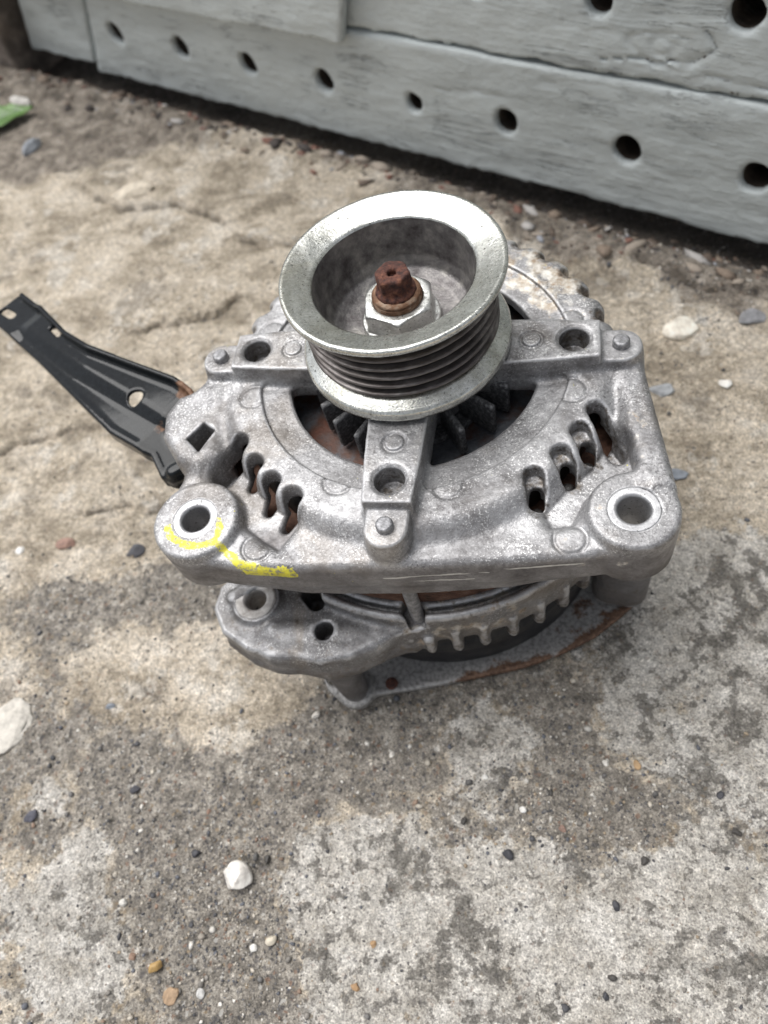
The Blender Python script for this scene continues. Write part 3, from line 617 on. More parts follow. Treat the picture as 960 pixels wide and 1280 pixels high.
# moulded round ejector marks
MARKS = [(-16.1, -43.9), (14.9, -45.2), (47.0, -13.2), (-47.8, -13.0), (46.5, 13.6), (-47, 14), (15, 46), (-15, 46)]
for mx, my in MARKS: v.cut(lambda X, Y, Z: np.maximum(np.abs(np.sqrt((X-mx)**2+(Y-my)**2)-4.0)-.36, -3.55-Z), ((mx-5, mx+5), (my-5, my+5), (-6, 2)), k=.5)
for mx, my, zt in ((46.6, -58.2, -8.6), (-37.5, -62.6, -8.6)): v.cut(lambda X, Y, Z: np.maximum(np.abs(np.sqrt((X-mx)**2+(Y-my)**2)-4.2)-.42, zt-Z), ((mx-6, mx+6), (my-6, my+6), (-10, 2)), k=.5)
# holes
for bx, by in (B_L, B_R): v.cut(*cyl(bx, by, 6.4, -30, 5))
v.cut(*prism([(-66.8, -27.6), (-62.6, -21.6), (-58.4, -24.6), (-61.6, -32.4)], -30, 5, .8), k=1.0)
me = v.mesh('front_bracket', jitter=.13, jscale=3.2)
V = v.V; vx, vy, vz = V[:, 0], V[:, 1], V[:, 2]; rr = np.hypot(vx, vy); th = np.degrees(np.arctan2(vy, vx))
PA = [(-64.2, -58.6), (-62.4, -61.4), (-58.5, -63.4), (-54.5, -64.0), (-51.2, -63.2), (-49.0, -61.6), (-48.2, -58.6), (-49.4, -55.4)]
PB = [(-49.6, -62.2), (-46.6, -64.0), (-43.9, -66.2), (-41.2, -67.6), (-37.4, -68.4), (-32.4, -69.0), (-26.4, -69.3)]
pd = np.full(len(V), 9.0)
for L, w in ((PA, 1.0), (PB, 1.15)):
    for i, (a, b) in enumerate(zip(L[:-1], L[1:])): pd = np.minimum(pd, sd_seg(vx, vy, a, b, 0)/w)
attr(me, 'paint', np.clip(1.05-pd*.58, 0, 1)*(vz > -12.5))
sc_ = np.zeros(len(V))
for (a, b), w in (((( -2, -14.6), (26, -13.2)), .55), (((2, -17.2), (22, -16.6)), .35), (((30, -11.5), (50, -11.8)), .5)):
    sc_ = np.maximum(sc_, np.clip(1-sd_seg(vx, vz, a, b, 0)/(w*1.6), 0, 1)*(vy < -58))
attr(me, 'scratch', sc_*.8); attr(me, 'wear', np.clip(v.curv/.16, 0, 1)*.75)
attr(me, 'oxide', np.clip((rr-36)/8, 0, 1)*np.exp(-((th-42)/30)**2)*.62+.30*np.exp(-((vx-66)**2+(vy+28)**2)/180)+.22*np.exp(-((vx-55)**2+(vy+58)**2)/220))
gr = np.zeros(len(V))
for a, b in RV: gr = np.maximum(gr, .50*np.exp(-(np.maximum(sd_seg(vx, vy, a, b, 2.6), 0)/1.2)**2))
darkening = np.clip((-8.6-vz)/2.2, 0, 1)*np.clip((-54-vy)/4, 0, 1)  # front lip: shade put into the colour, over a less oxidised skin
darkening *= np.where((np.hypot(vx-B_L[0], vy-B_L[1]) < 9) | (np.hypot(vx-B_R[0], vy-B_R[1]) < 8), .4, 1)
attr(me, 'darkening', darkening)
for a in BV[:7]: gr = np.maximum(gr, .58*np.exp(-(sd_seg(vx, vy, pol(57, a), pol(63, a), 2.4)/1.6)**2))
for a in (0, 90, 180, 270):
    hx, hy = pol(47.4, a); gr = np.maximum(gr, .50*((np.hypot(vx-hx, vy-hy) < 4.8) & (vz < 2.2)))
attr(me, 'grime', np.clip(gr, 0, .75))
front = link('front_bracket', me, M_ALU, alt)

# pins on the arm ends, debris in the screw recesses
pin_me = lathe('pin', dense([(0.001, 2.1), (1.9, 2.1), (2.35, 1.7), (2.45, -.6)], .4), n=24, dz=0)
pin_me.materials.append(M_PIN)
for i, a in enumerate((-90, 0, 180, 90)):
    x, y = pol(60.2, a); o = link('pin', pin_me, None, alt); o.location = (x*MM, y*MM, GZ*MM)
for (bx, by), zt in ((B_L, -5.3), (B_R, -5.1)):
    link('bushing', lathe('bushing', dense([(4.1, -23), (4.1, zt-.7), (4.6, zt), (6.7, zt), (6.75, zt-.8), (6.6, -23)], .5), (bx, by), 64, wob=.06), M_BUSH, alt)

# ---- pulley: lathe-turned pieces on one hub
pul = link('pulley', lathe('pulley', dense([(5.5, 12.6), (10, 12.6), (16.5, 13.2), (19.6, 15.0), (21.0, 18.0), (21.6, 24), (22.0, 29.9)], .6)[0:], n=160, wob=.05), M_BORE, alt)
link('front_rim', lathe('front_rim', dense([(22.0, 29.6), (22.15, 30.05), (22.6, 30.4), (26, 31.75), (29.5, 32.95), (30.2, 32.9), (30.55, 32.3), (30.5, 31.3), (30.0, 30.7), (27.8, 29.3), (26.6, 28.4)], .5), n=200, wob=.07), M_ZINC, pul)
gp = [(26.6, 28.5)]
z = 27.6
for i in range(5):
    gp += [(24.2, z-.15), (24.2, z-.75), (27.0, z-1.75), (27.25, z-2.0), (27.25, z-2.25), (27.0, z-2.5)]; z -= 3.25
gp += [(24.4, z-.2), (24.6, z-.7)]
me = lathe('grooved_band', dense(gp, .4), n=200, wob=.05)
co = np.zeros(len(me.vertices)*3, np.float32); me.vertices.foreach_get('co', co); co = co.reshape(-1, 3)/MM
attr(me, 'rubber', np.clip((26.5-np.hypot(co[:, 0], co[:, 1]))/1.1, 0, 1))
link('grooved_band', me, M_GROOVE, pul)
zz = z-.6
link('rear_flange', lathe('rear_flange', dense([(24.6, zz+.1), (25.8, zz-.2), (26.9, zz-.7), (29.7, 8.5), (30.2, 7.9), (30.25, 5.7), (29.9, 5.2), (20, 5.0), (14, 4.6), (13.5, 1.0)], .5), n=200, wob=.06), M_ZINC, pul)
# hexagon nut with bevelled corners
def hexnut(name, af, z0, z1, bevel, rot, inner, mat, dz=GZ, rnd=.5, collar=None):
    vx_ = Vox((-af, -af, z0-3), (af, af, z1+2), .3)
    def f(X, Y, Z):
        d = np.full((X.shape[0], Y.shape[1], 1), -99., np.float32)
        for k in range(3):
            a = math.radians(rot+60*k); d = smax(d, np.abs(X*math.cos(a)+Y*math.sin(a))-af/2, .5)
        e = ext(d, Z, z0, z1, .25)
        r = np.sqrt(X*X+Y*Y); return smax(e, (r+(Z-z1)*1.75-af*.5+.1), .4)
    vx_.add(f)
    if collar: vx_.add(*cyl(0, 0, collar, z0-1.5, z0+1.2, .4), k=.4)
    if inner: vx_.cut(*cyl(0, 0, inner, z0-5, z1+5), k=.3)
    me_ = vx_.mesh(name, jitter=.10, jscale=1.6)
    return me_
link('nut', hexnut('nut', 18.4, 14.0, 21.6, 1, 7, 6.9, None, collar=11.2), mat_zinc('nut_steel', (.34, .34, .33), (.70, .71, .69), (.34, .22), .25), pul)
sh = link('shaft', lathe('shaft', dense([(6.9, 10), (6.9, 22.3), (7.0, 22.6), (6.55, 23.0), (6.9, 23.4), (6.5, 23.8), (6.2, 24.2), (5.0, 24.4), (0.01, 24.4)], .3), n=64, wob=.12), M_RUSTRIM, alt)
vs = Vox((-7, -7, 22), (7, 7, 33), .26)
def hexs(X, Y, Z):
    d = np.full((X.shape[0], Y.shape[1], 1), -99., np.float32)
    for k in range(3):
        a = math.radians(28+60*k); d = smax(d, np.abs(X*math.cos(a)+Y*math.sin(a))-4.35, .5)
    return smax(ext(d, Z, 23.5, 30.6, .5), np.sqrt(X*X+Y*Y)+(Z-30.6)*1.2-4.5, .5)
vs.add(hexs); vs.add(*cyl(0, 0, 5.6, 23.6, 25.2, .7), k=1.2); vs.cut(*cyl(0, 0, 1.25, 28.6, 34), k=.9)
link('hex_tip', vs.mesh('hex_tip', jitter=.22, jscale=1.3), M_RUST, sh)

# ---- inside: rotor, fan blades, winding, laminations
link('rotor', lathe('rotor', dense([(.01, -18), (30, -18.2), (44, -19), (50, -22), (52, -30), (52, -80)], 1.5), n=128, wob=.15), M_ROTOR, alt)
fan_me = None
vf = Vox((14, -3, -19), (33.5, 3, -3), .33)
vf.add(*prism([(15, -.8), (28.2, -1.05), (30.6, -.95), (30.6, .95), (28.2, 1.05), (15, .8)], -17, -4.8, .8)); fan_me = vf.mesh('fan_blade', jitter=.10, jscale=1.5, dz=0, smooth=3); fan_me.materials.append(M_FAN)
for a in (-164, -149, -134, -117, -98, -77, -56.5, -34.5, -18, 2, 19, 37, 56, 75, 94, 113, 131, 149, 167, 184):
    o = link('fan_blade', fan_me, None, alt); o.location = (0, 0, GZ*MM); o.rotation_euler = (0, 0, math.radians(a))
link('fan_disc', lathe('fan_disc', dense([(8, -16.2), (22, -16.4), (22.2, -17.8)], 1), n=64), M_FAN, alt)
wp = [(52.6+3.2*math.cos(q), -17+6.5*math.sin(q)) for q in np.linspace(-2.2, 3.6, 14)]
link('winding', lathe('winding', wp, n=160, wob=.5), M_WIRE, alt)
stud = lathe('wire_end', dense([(.01, 3.0), (1.3, 2.7), (2.0, 1.6), (2.2, 0), (2.2, -6)], .5), n=20, dz=0); stud.materials.append(M_WIRE)
for a, b in RV[1:]:
    x, y = a[0]*.35+b[0]*.65, a[1]*.35+b[1]*.65-.6; o = link('wire_end', stud, None, alt); o.location = (x*MM, y*MM, (GZ-16.5)*MM)
lam = [(53, -19), (62.9, -19.2), (62.9, -20.6)]
zl = -20.75
while zl > -46: lam += [(61.6, zl), (61.6, zl-.9), (61.0, zl-1.0), (61.0, zl-1.25)]; zl -= 1.25
link('stator', lathe('stator', lam+[(53, -47)], n=160, wob=.08), M_STATOR, alt)
bolt_me = lathe('through_bolt', dense([(2.1, -20), (2.1, -52)], 1.2), n=20, wob=.1); bolt_me.materials.append(M_PIN)
for a in (-88.4, 0, 90, 180):
    x, y = pol(64.0, a); o = link('through_bolt', bolt_me, None, alt); o.location = (x*MM, y*MM, 0)

# ---- rear bracket
v = Vox((-72, -92, -104), (84, 72, -38), .72)
v.add(lambda X, Y, Z: ext(np.abs(np.sqrt(X*X+Y*Y)-61.2)-6.4, Z, -60, -43, 2.0), None)
lobe = [(-66, -56), (-66.5, -64), (-61.5, -72), (-52, -77.5), (-44, -79.5), (-36, -79.0), (-27, -80.5), (-18, -78), (-9, -72.5), (2, -68), (8, -60), (-10, -50), (-45, -38), (-58, -46)]
v.add(*prism(lobe, -61.5, -48.5, 1.7), k=2)
v.add(*cyl(-51.6, -61.0, 8.0, -60, -47.0, 1.0), k=2)
v.add(*slot((-40, -74), (-14, -70), 6.5, -61, -49.5, 3), k=4)
v.add(lambda X, Y, Z: ext(np.sqrt((X+28)**2+(Y+72)**2)-(5.0+np.clip((Z+100)/40, 0, 1)*1.6), Z, -99.6, -54, 1), ((-38, -18), (-82, -62), (-100, -54)), k=4)
v.add(*slot((62, -29), (69, -30), 6.2, -99, -50, 2), k=3)
v.add(*prism([(50, -36), (70, -38), (75, -30), (72, -22), (56, -14)], -62, -49, 2.5), k=3)
for a in (-79, -71.5, -63.5, -55.5, -47.5, -39.5): v.add(*slot(pol(60, a), pol(67.2, a), 1.9, -66.5, -52, 1.0), k=1.2)
for a in np.arange(-30, 215, 9): v.add(*slot(pol(60, a), pol(67.2, a), 1.9, -69, -52, 1.0), k=1.2)
for a in (-101, -96, -91, -86): v.add(*slot(pol(64, a), pol(69.4-.6*((a*7) % 3), a), 1.7, -64, -53, 1.2), k=2.0)
lob2 = [((x+30)*1.015-30, (y+62)*1.03-62) for x, y in lobe]
v.add(*prism(lob2, -64, -57.5, 1.6), k=2.5)
v.add(*slot((-60, -60), (-38, -48), 2.0, -56, -46.6, 1.4), k=1.5)
v.add(*slot((-44, -70), (-16, -70), 2.2, -56, -47.6, 1.6), k=2)
v.cut(lambda X, Y, Z: ext(np.abs(np.sqrt(X*X+Y*Y)-64.2)-1.0, Z, -46, -40, .3), None, k=.6)
v.cut(*cyl(-51.6, -61.0, 3.6, -70, -40), k=.6)
v.cut(*cyl(-27.2, -70.2, 3.0, -58, -40), k=.6)
v.cut(*slot((-34.5, -57.5), (-31.5, -60.5), 2.8, -60, -40), k=.8)
v.cut(*slot((0, -63.5), (1.8, -65.5), 3.0, -49.5, -40), k=1)
me = v.mesh('rear_bracket', jitter=.2, jscale=3.4)
V = v.V; r_ = np.hypot(V[:, 0], V[:, 1])
attr(me, 'oxide', .34*np.exp(-((V[:, 0]-20)**2+(V[:, 1]+62)**2)/900)+.08); attr(me, 'grime', .36+.2*np.exp(-((V[:, 2]+64)/5)**2)); attr(me, 'wear', np.clip(v.curv/.2, 0, 1)*.7); attr(me, 'darkening', np.clip((-54-V[:, 2])/5, 0, 1)*.8)  # rear bracket gets darker towards the bottom
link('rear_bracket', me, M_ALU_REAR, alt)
link('bushing', lathe('bushing', dense([(3.5, -60), (3.5, -47.4), (4.0, -46.7), (6.6, -46.7), (7.0, -47.4), (6.9, -52)], .5), (-51.6, -61.0), 48, wob=.08), mat_plain('worn_bushing', [(.26, .23, .21), (.46, .44, .42), (.62, .60, .58)], 300, .55, .45, .4, 1200), alt)
link('end_cover', lathe('end_cover', dense([(57, -58), (60.5, -62), (60.5, -78), (61.8, -79.5), (62.0, -84), (60.2, -86), (59.6, -100.3), (50, -100.6)], .9), n=160, wob=.1), M_COVER, alt)
# ---- rear plate lying on the ground, with rivet
pl = [(-47, -60.5), (-42.6, -66), (-39.2, -72.4), (-34, -76.2), (-27, -76.6), (-19.5, -73), (-2, -69), (17, -64), (32, -59.6), (45, -54), (58, -46), (67.6, -37), (74, -30.5), (77, -24), (76, -14), (72, -6), (70, 20), (58, 48), (30, 66), (-10, 70), (-45, 56), (-66, 24), (-70, -10), (-64, -40)]
v = Vox((-80, -82, -106.5), (82, 76, -94), .8)
v.add(lambda X, Y, Z: ext(np.maximum(sd_poly(X, Y, pl), 54-np.sqrt(X*X+Y*Y)), Z, -103.4, -100.6, .5))
v.add(*cyl(-28, -72, 7.0, -103, -98.5, 1.4), k=1.5)
v.cut(*cyl(-37.6, -67.6, 2.6, -110, -90), k=.4)
me = v.mesh('rear_plate', jitter=.2, jscale=4)
V = v.V
pe = -sd_poly(V[:, 0], V[:, 1], pl); edge = np.exp(-(pe/2.2)**2)*np.clip((V[:, 0]-2)/14, 0, 1)
attr(me, 'rust', .14+.50*edge+.42*np.exp(-((V[:, 0]-60)**2+(V[:, 1]+41)**2)/300)+.34*np.exp(-((V[:, 0]-22)**2+(V[:, 1]+62)**2)/120)+.2*np.exp(-((V[:, 0]+14)**2+(V[:, 1]+70)**2)/60))
plate = link('rear_plate', me, M_PLATE, alt)
link('rivet', lathe('rivet', dense([(.01, -99.3), (1.4, -99.4), (2.2, -100.0), (2.4, -101)], .4), (-15.2, -68.6), 24, wob=.1), M_RUST, alt)

# ---- black pressed-steel strap on the ear
AP = [(-178, 43.5), (-168.6, 56.0), (-153.2, 44.8), (-150.7, 43.4), (-135.0, 29.5), (-123.1, 22.2), (-103.3, 13.8), (-84.5, 6.0), (-77.0, 1.0), (-72.0, -6.3), (-72.5, -12.4), (-73.5, -19.0), (-76.5, -25.0), (-80.4, -29.4), (-84.4, -28.6), (-89.0, -21.5), (-92.4, -20.4), (-106.7, -12.7), (-127.0, 3.9), (-147.6, 20.9), (-169.2, 37.2)]
AP = np.array(AP)
ax_o, ax_d = np.array([-172., 45.]), np.array([92., -62.]); ax_d /= np.linalg.norm(ax_d); ax_n = np.array([-ax_d[1], ax_d[0]])
v = Vox((-181, -38, -33), (-68, 60, -12), .45)
def strap_z(X, Y):
    s = (X-ax_o[0])*ax_d[0]+(Y-ax_o[1])*ax_d[1]; q = (X-ax_o[0])*ax_n[0]+(Y-ax_o[1])*ax_n[1]
    rid = sd_seg(X, Y, (-156, 33.5), (-129.3, 13.0), 0); rid = np.minimum(rid, sd_seg(X, Y, (-129.3, 13.0), (-108, -3.2), 0)); rid = np.minimum(rid, sd_seg(X, Y, (-108, -3.2), (-93, -13.5), 0))
    z = -19.0-.9*np.clip(s/110, 0, 1)
    side = np.clip((np.interp(s, [0, 18, 56, 84, 120], [-1, -1.2, -.8, 1.0, 3.5]).astype(np.float32)-q)/3.4, -1, 1); side = np.sin(side*1.5708)     # a stamped step along the strap
    z = z-1.3*side*np.clip((s-14)/5, 0, 1)
    z = z-np.clip(s-100, 0, 30)*.30
    return z
def strap(X, Y, Z):
    d2 = sd_poly(X, Y, AP); zs = strap_z(X, Y)
    sheet = np.maximum(d2+.8, np.abs(Z-zs)-.8)
    fl = np.maximum(np.abs(d2+.9)-.9, np.abs(Z-zs-1.9)-2.7)
    s = (X-ax_o[0])*ax_d[0]+(Y-ax_o[1])*ax_d[1]; q = (X-ax_o[0])*ax_n[0]+(Y-ax_o[1])*ax_n[1]
    upper = np.maximum(fl, np.maximum(2-q, 3-s)); upper = np.maximum(upper, s-112)
    down = np.maximum(np.maximum(np.abs(d2+.9)-.9, np.abs(Z-zs+2.0)-2.6), q+1)
    return smin(smin(sheet, upper, 1.6), down, 1.2)
v.add(strap)
v.cut(*cyl(-99.5, 0.4, 2.9, -30, -5), k=.4)
v.cut(*slot((-171.5, 46.5), (-167.0, 43.8), 1.6, -30, -5), k=.4)
v.cut(*slot((-144.6, 34.4), (-140.6, 31.0), .95, -30, -5), k=.3)
# curled lower tongue and the lug under the ear
v.add(*slot((-79.5, -27.0), (-75.5, -24.0), 2.6, -27.5, -21.5, 1.6), k=2)
v.add(*slot((-78, -12), (-70, -18), 7, -26, -20.6, 1), k=2)
me = v.mesh('strap', jitter=.01, jscale=9, smooth=14)
V = v.V
rs = .62*np.exp(-((V[:, 0]+81.5)**2+(V[:, 1]-1.5)**2)/22)+.60*np.exp(-((V[:, 0]+87.5)**2+(V[:, 1]+11)**2)/11)+.5*np.exp(-((V[:, 0]+75)**2+(V[:, 1]+3)**2)/26)
attr(me, 'rust', rs)
link('strap', me, M_BLACK, alt, label='black enamelled pressed-steel strap with rust at its inner end')

# ---------------------------------------------------------------- stones, chips, leaf
def ico(sub=1):
    p = (1+5**.5)/2
    V = [(-1, p, 0), (1, p, 0), (-1, -p, 0), (1, -p, 0), (0, -1, p), (0, 1, p), (0, -1, -p), (0, 1, -p), (p, 0, -1), (p, 0, 1), (-p, 0, -1), (-p, 0, 1)]
    F = [(0, 11, 5), (0, 5, 1), (0, 1, 7), (0, 7, 10), (0, 10, 11), (1, 5, 9), (5, 11, 4), (11, 10, 2), (10, 7, 6), (7, 1, 8), (3, 9, 4), (3, 4, 2), (3, 2, 6), (3, 6, 8), (3, 8, 9), (4, 9, 5), (2, 4, 11), (6, 2, 10), (8, 6, 7), (9, 8, 1)]
    V = [np.array(v)/np.linalg.norm(v) for v in V]
    for _ in range(sub):
        mid = {}; G = []
        def m(a, b):
            k = (min(a, b), max(a, b))
            if k not in mid:
                q = V[a]+V[b]; V.append(q/np.linalg.norm(q)); mid[k] = len(V)-1
            return mid[k]
        for a, b, c in F:
            d, e, f = m(a, b), m(b, c), m(c, a); G += [(a, d, f), (b, e, d), (c, f, e), (d, e, f)]
        F = G
    return np.array(V), np.array(F)
ICO0, ICO3 = ico(0), ico(3)
STONE_MATS = {}
def stone_mat(c, rough=.8):
    if c not in STONE_MATS:
        STONE_MATS[c] = mat_plain('stone_surface', [tuple(x*.62 for x in c), c, tuple(min(.85, x*1.25) for x in c)], 330, rough, 0, .55, 1300, .0005)
    return STONE_MATS[c]
def stone(x, y, size, c, label, cat='pebble', rot=0, seed=1, flat=.6, el=1.0, facet=.35, sink=.28, group=None, name=None, zoff=None, rough=.8):
    """angular stone: a ball cut by random planes, then roughened; size is its length in mm"""
    V, F = ICO3; V = V.copy(); rg = np.random.default_rng(seed)
    for _ in range(11):
        n = rg.normal(size=3); n /= np.linalg.norm(n); d = .60+.32*rg.random(); q = V@n; V = V-np.maximum(q-d, 0)[:, None]*n[None]
    V = V*(1+facet*.35*N1.fbm(V[:, 0]*1.7+seed*3.1, V[:, 1]*1.7, V[:, 2]*1.7, octv=3))[:, None]
    V = V/np.abs(V[:, 0]).max()*size/2; V[:, 1] *= el; V[:, 2] *= flat
    c_, s_ = math.cos(rot), math.sin(rot); V = np.stack([V[:, 0]*c_-V[:, 1]*s_, V[:, 0]*s_+V[:, 1]*c_, V[:, 2]], 1)
    hgt = -V[:, 2].min()
    o = link(name or cat.replace(' ', '_'), raw_mesh(name or cat.replace(' ', '_'), V*MM, F), stone_mat(c, rough), label=label, cat=cat, group=group)
    o.location = (x*MM, y*MM, (gz(x, y)+hgt*(1-sink*2.6)-.15 if zoff is None else zoff)*MM)
    return o
stone(-61, -137.6, 11.5, (.70, .66, .61), 'chunky white quartz pebble on dark gritty dirt below the alternator', rot=-.25, seed=4, flat=.8, el=.85, sink=.15)
stone(-172, -95, 27, (.50, .47, .42), 'large pale flat stone set in the ground, cut off by the photo edge', cat='stone', rot=.9, seed=9, flat=.16, el=.85, sink=.36, facet=.8)
stone(96.6, 105, 17, (.78, .72, .62), 'cream angular stone chunk lying beside the right arm of the alternator', cat='stone', rot=.4, seed=14, flat=.5, el=.75)
stone(-221, 240.8, 30, (.60, .53, .43), 'flat cream stone flake on beige concrete in front of the wall', cat='stone', rot=.2, seed=21, flat=.22, el=.55)
stone(-314.9, 298, 18, (.30, .32, .35), 'blue grey upright chip near the green leaf', cat='stone chip', rot=1.2, seed=22, flat=.6, el=.5)
stone(-347, 357, 30, (.58, .56, .52), 'long pale splinter of stone lying behind the green leaf', cat='stone chip', rot=-.5, seed=23, flat=.3, el=.4)
stone(-83, -166.7, 5.2, (.40, .26, .10), 'small amber orange pebble on the dark dirt', rot=.8, seed=5, flat=.8, el=.7, sink=.15, rough=.5)
stone(-75.8, -174, 6.2, (.36, .25, .16), 'round tan brown pebble half sunk in dirt', rot=.2, seed=6, flat=.6, el=.9)
stone(-51.3, -157.7, 2.9, (.70, .68, .64), 'tiny round white pebble, left one of a close pair on dark dirt', rot=.2, seed=7, flat=.8, el=.9, sink=.1)
stone(-45.6, -154.8, 4.0, (.58, .52, .42), 'small oval cream pebble, right one of a close pair on dark dirt', rot=.7, seed=8, flat=.7, el=.75, sink=.1)
stone(-107.7, -113.2, 4.6, (.07, .07, .08), 'dark slate chip alone on brown grit', cat='stone chip', rot=.3, seed=31, flat=.5, el=.6, sink=.15)
stone(-145.2, -126, 6.5, (.09, .09, .11), 'dark bluish chip beside a pale lime patch', cat='stone chip', rot=.9, seed=32, flat=.5, el=.6, sink=.15)
stone(-127.6, -83.3, 4.8, (.22, .24, .27), 'grey blue chip between the pale flat stone and the alternator', cat='stone chip', rot=.1, seed=33, flat=.5, el=.5)
stone(-173, -12.3, 11, (.30, .19, .15), 'reddish brown pebble on beige concrete by the left mounting lug', rot=.1, seed=34, flat=.5, el=.6)
stone(-138, -14.7, 9, (.09, .09, .10), 'dark angular pebble closest to the left mounting lug', rot=.5, seed=35, flat=.6, el=.75)
stone(-196, -16, 5, (.80, .78, .74), 'bright white speck of stone on beige concrete', rot=.5, seed=36, flat=.6, el=.75)
stone(-43.3, -81, 3.6, (.66, .62, .56), 'tiny pale pebble next to the rear plate foot', rot=.5, seed=37, flat=.7, el=.8, sink=.1)
stone(87.6, 69, 13, (.30, .31, .32), 'flat grey stone between cream chunk and right mounting lug', cat='stone', rot=.0, seed=38, flat=.25, el=.6)
stone(112, 72, 6, (.74, .71, .66), 'small white stone at the far right of the alternator', rot=.0, seed=39, flat=.5, el=.8)
stone(127, 109, 13, (.24, .24, .25), 'dark grey flat stone at the right photo edge', cat='stone', rot=.6, seed=40, flat=.35, el=.8)
stone(90, 26, 11, (.22, .24, .27), 'blue grey flat stone half sunk beside the right casting web', cat='stone', rot=-.3, seed=41, flat=.22, el=.5)
k = 42
for (x, y, s_, lab) in ((14, -112.7, 3.6, 'small black chip below the rear plate, left of the largest black chip'), (28.9, -121.6, 5.6, 'largest of the black chips on the pale concrete in front of the alternator'),
        (71.2, -119.2, 4.2, 'black chip on pale concrete straight below the right mounting lug'), (62.1, -133, 4.4, 'black chip alone in the middle of the pale lower right concrete'),
        (60.5, -152.1, 4.0, 'upper black chip of the close pair near the bottom photo edge'), (58.6, -157.2, 3.4, 'lower black chip of the close pair near the bottom photo edge'),
        (98.9, -108.1, 4.2, 'black chip nearest the right photo edge'), (95.2, -97.3, 3.8, 'small black chip on the pale right side, farther from the camera than its neighbour'),
        (42, -101, 3.2, 'tiny black chip on grey grit below the rusty end of the rear plate'), (-78, -132, 5.0, 'black chip up and left of the white quartz pebble'), (-52, -131, 4.6, 'black chip just up and right of the white quartz pebble')):
    stone(x, y, s_*.78, (.045, .045, .052) if k % 2 else (.06, .055, .05), lab, cat='stone chip', rot=k*1.3, seed=k, flat=.65, el=.75, sink=.12, group='small black chips on the ground', rough=.55); k += 1
for (x, y, s_, c, lab) in ((33.3, -107.4, 2.6, (.74, .72, .68), 'tiny white grain beside the largest black chip'), (-13, -93, 2.4, (.70, .66, .60), 'tiny whitish grain close in front of the rear plate rivet'),
        (60, -90, 2.4, (.66, .63, .58), 'tiny pale grain in front of the rusty end of the rear plate'), (-100, -150, 3.0, (.62, .60, .55), 'tiny pale grain on the lime patch left of the amber pebble'),
        (-66, -172, 3.4, (.56, .55, .53), 'tiny grey white grain right of the tan brown pebble'), (20, -98, 2.2, (.7, .68, .64), 'tiny white grain on grey grit between rear plate and largest black chip')):
    stone(x, y, s_, c, lab, rot=k*1.3, seed=k, flat=.75, el=.85, sink=.12, group='tiny whitish pebbles'); k += 1
for (x, y, s_, c, lab) in ((-77, -118, 3.0, (.26, .165, .12), 'rust red pebble on the grit above the white quartz pebble'), (46, -112, 3.6, (.25, .165, .13), 'rust red pebble right of the largest black chip'),
        (-3, -108, 3.0, (.30, .215, .16), 'small rusty pebble below the middle of the rear plate'), (70, -90, 4.4, (.40, .27, .15), 'ochre pebble on the ground below the right mounting lug'),
        (-92, -165, 3.6, (.27, .18, .13), 'rust red pebble just left of the amber orange pebble'), (-12, -152, 3.2, (.40, .26, .14), 'upper ochre pebble of two near the bottom middle of the photo'), (-16, -164, 4.2, (.38, .24, .13), 'lower ochre pebble of two near the bottom middle of the photo')):
    stone(x, y, s_*.75, c, lab, rot=k*1.3, seed=k, flat=.65, el=.8, sink=.22, group='small rusty brown pebbles'); k += 1

# countless grit: loose chips as one mass
rg = np.random.default_rng(77)
NC = 90000
x = np.concatenate([rg.uniform(-230, 128, NC), rg.normal(-66, 24, 2600), rg.normal(32, 26, 1500)]); y = np.concatenate([rg.uniform(-195, 170, NC), rg.normal(-152, 20, 2600), rg.normal(-104, 12, 1500)])
zz_ = zones(x.astype(np.float32), y.astype(np.float32)); pr = .05*zz_[0]+.10*zz_[1]+.62*zz_[2]+.5*zz_[3]
pr[NC:] = np.maximum(pr[NC:], .6)
keep = (rg.random(len(x)) < pr) & ((x/70)**2+(y/66)**2 > 1)
x, y = x[keep], y[keep]; n = len(x)
hh_ = ground_height(x.astype(np.float32), y.astype(np.float32))
size = .20+rg.exponential(.17, n); size = np.minimum(size, 1.5)
V0, F0 = ICO0
R3 = rg.normal(size=(n, 12, 1))*.20+1
ang = rg.uniform(0, 6.28, n); sc3 = np.stack([np.ones(n), rg.uniform(.5, 1, n), rg.uniform(.4, .8, n)], 1)
P = V0[None]*R3*sc3[:, None]*size[:, None, None]
P = np.stack([P[:, :, 0]*np.cos(ang)[:, None]-P[:, :, 1]*np.sin(ang)[:, None], P[:, :, 0]*np.sin(ang)[:, None]+P[:, :, 1]*np.cos(ang)[:, None], P[:, :, 2]], 2)
P[:, :, 0] += x[:, None]; P[:, :, 1] += y[:, None]; P[:, :, 2] += (hh_+size*.25)[:, None]
pal = np.array([(.07, .07, .075), (.13, .125, .12), (.20, .185, .165), (.30, .27, .23), (.42, .38, .32), (.60, .57, .52), (.22, .155, .115), (.11, .115, .13), (.30, .24, .17)])
pick = rg.choice(len(pal), n, p=[.13, .17, .22, .17, .12, .06, .04, .06, .03])
gm2 = raw_mesh('gravel', P.reshape(-1, 3)*MM, (F0[None]+12*np.arange(n)[:, None, None]).reshape(-1, 3), smooth=False)
cattr(gm2, 'albedo', np.repeat(pal[pick]*rg.uniform(.8, 1.25, (n, 1)), 12, 0))
def mat_gravel():
    t = NT('loose_grit'); c = t.mix(1.0, t.attr('albedo', 'Color'), t.ramp(t.noise(1500, 3, .6), [(.3, .75), (.7, 1.2)]), 'MULTIPLY')
    t.set('Base Color', c); t.set('Roughness', .8); return t.m
link('gravel', gm2, mat_gravel(), kind='stuff', label='loose dark grit and tiny chips scattered over the concrete', cat=None)

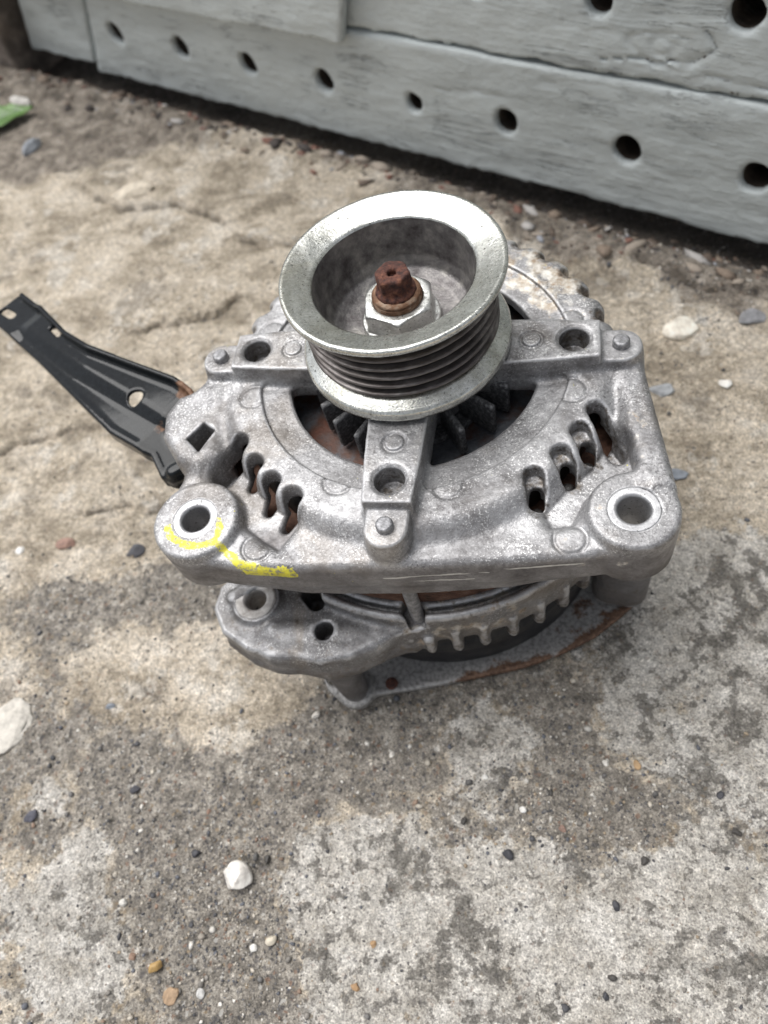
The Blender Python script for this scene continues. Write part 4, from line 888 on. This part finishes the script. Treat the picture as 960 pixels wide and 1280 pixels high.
# crumbled dirt and bark along the foot of the wall
rg = np.random.default_rng(5); n = 900
s_ = rg.uniform(-330, 300, n); d_ = -np.abs(rg.normal(0, 15, n))-rg.uniform(-6, 6, n)
x = W_M[0]+W_U[0]*s_-W_N[0]*d_; y = W_M[1]+W_U[1]*s_-W_N[1]*d_; hh_ = ground_height(x.astype(np.float32), y.astype(np.float32))
size = np.minimum(.6+rg.exponential(.9, n), 4.5); R3 = rg.normal(size=(n, 12, 1))*.22+1; ang = rg.normal(-.49, .5, n); sc3 = np.stack([rg.uniform(1, 2.0, n), rg.uniform(.5, 1, n), rg.uniform(.3, .6, n)], 1)
P = V0[None]*R3*sc3[:, None]*size[:, None, None]
P = np.stack([P[:, :, 0]*np.cos(ang)[:, None]-P[:, :, 1]*np.sin(ang)[:, None], P[:, :, 0]*np.sin(ang)[:, None]+P[:, :, 1]*np.cos(ang)[:, None], P[:, :, 2]], 2)
P[:, :, 0] += x[:, None]; P[:, :, 1] += y[:, None]; P[:, :, 2] += (hh_+size*.15)[:, None]
pal = np.array([(.06, .05, .045), (.12, .09, .07), (.22, .17, .13), (.33, .28, .23), (.20, .10, .075), (.42, .40, .38), (.30, .31, .34)])
pick = rg.choice(len(pal), n, p=[.22, .25, .22, .12, .09, .05, .05])
dm = raw_mesh('rubble', P.reshape(-1, 3)*MM, (F0[None]+12*np.arange(n)[:, None, None]).reshape(-1, 3), smooth=False)
cattr(dm, 'albedo', np.repeat(pal[pick], 12, 0))
link('rubble', dm, bpy.data.materials['loose_grit'], kind='stuff', label='dark crumbled dirt and chips along the foot of the plank wall')

# green leaf lying on the ground
def leaf():
    nu, nv = 25, 15; V = []; 
    for i in range(nu):
        u = i/(nu-1); w = 10.5*math.sin(math.pi*min(1, u**.8))**.85*(1-.25*u)+.1
        for j in range(nv):
            q = (j/(nv-1)-.5)*2
            x = u*38-24; yy = q*w*(1+.05*math.sin(u*40)); zc = .9*abs(q)**1.5*w*.18+2.2*math.sin(u*2.6)*.8+.5*math.sin(u*22+abs(q)*5)*abs(q)
            V.append((x, yy, zc+1.2-(.35 if j == nv//2 else 0)))
    Q = [(i*nv+j, (i+1)*nv+j, (i+1)*nv+j+1, i*nv+j+1) for i in range(nu-1) for j in range(nv-1)]
    t = NT('leaf_green'); nse = t.noise(140, 4, .6)
    t.set('Base Color', t.ramp(nse, [(.35, (.06, .13, .03)), (.65, (.12, .23, .055))])); t.set('Roughness', .45); t.set('Normal', t.bump(t.noise(300, 3, .5), .3, .001))
    me = raw_mesh('leaf', np.array(V)*MM, np.array(Q)); o = link('leaf', me, t.m, label='fresh green leaf lying on the ground near the far end of the wall', cat='leaf')
    md = o.modifiers.new('thickness', 'SOLIDIFY'); md.thickness = .0004
    return o
lf = leaf(); lf.scale = (1.25, 1.25, 1.25); lf.location = (-346*MM, 336*MM, (gz(-346, 336)+2)*MM); lf.rotation_euler = (.12, -.05, .35)
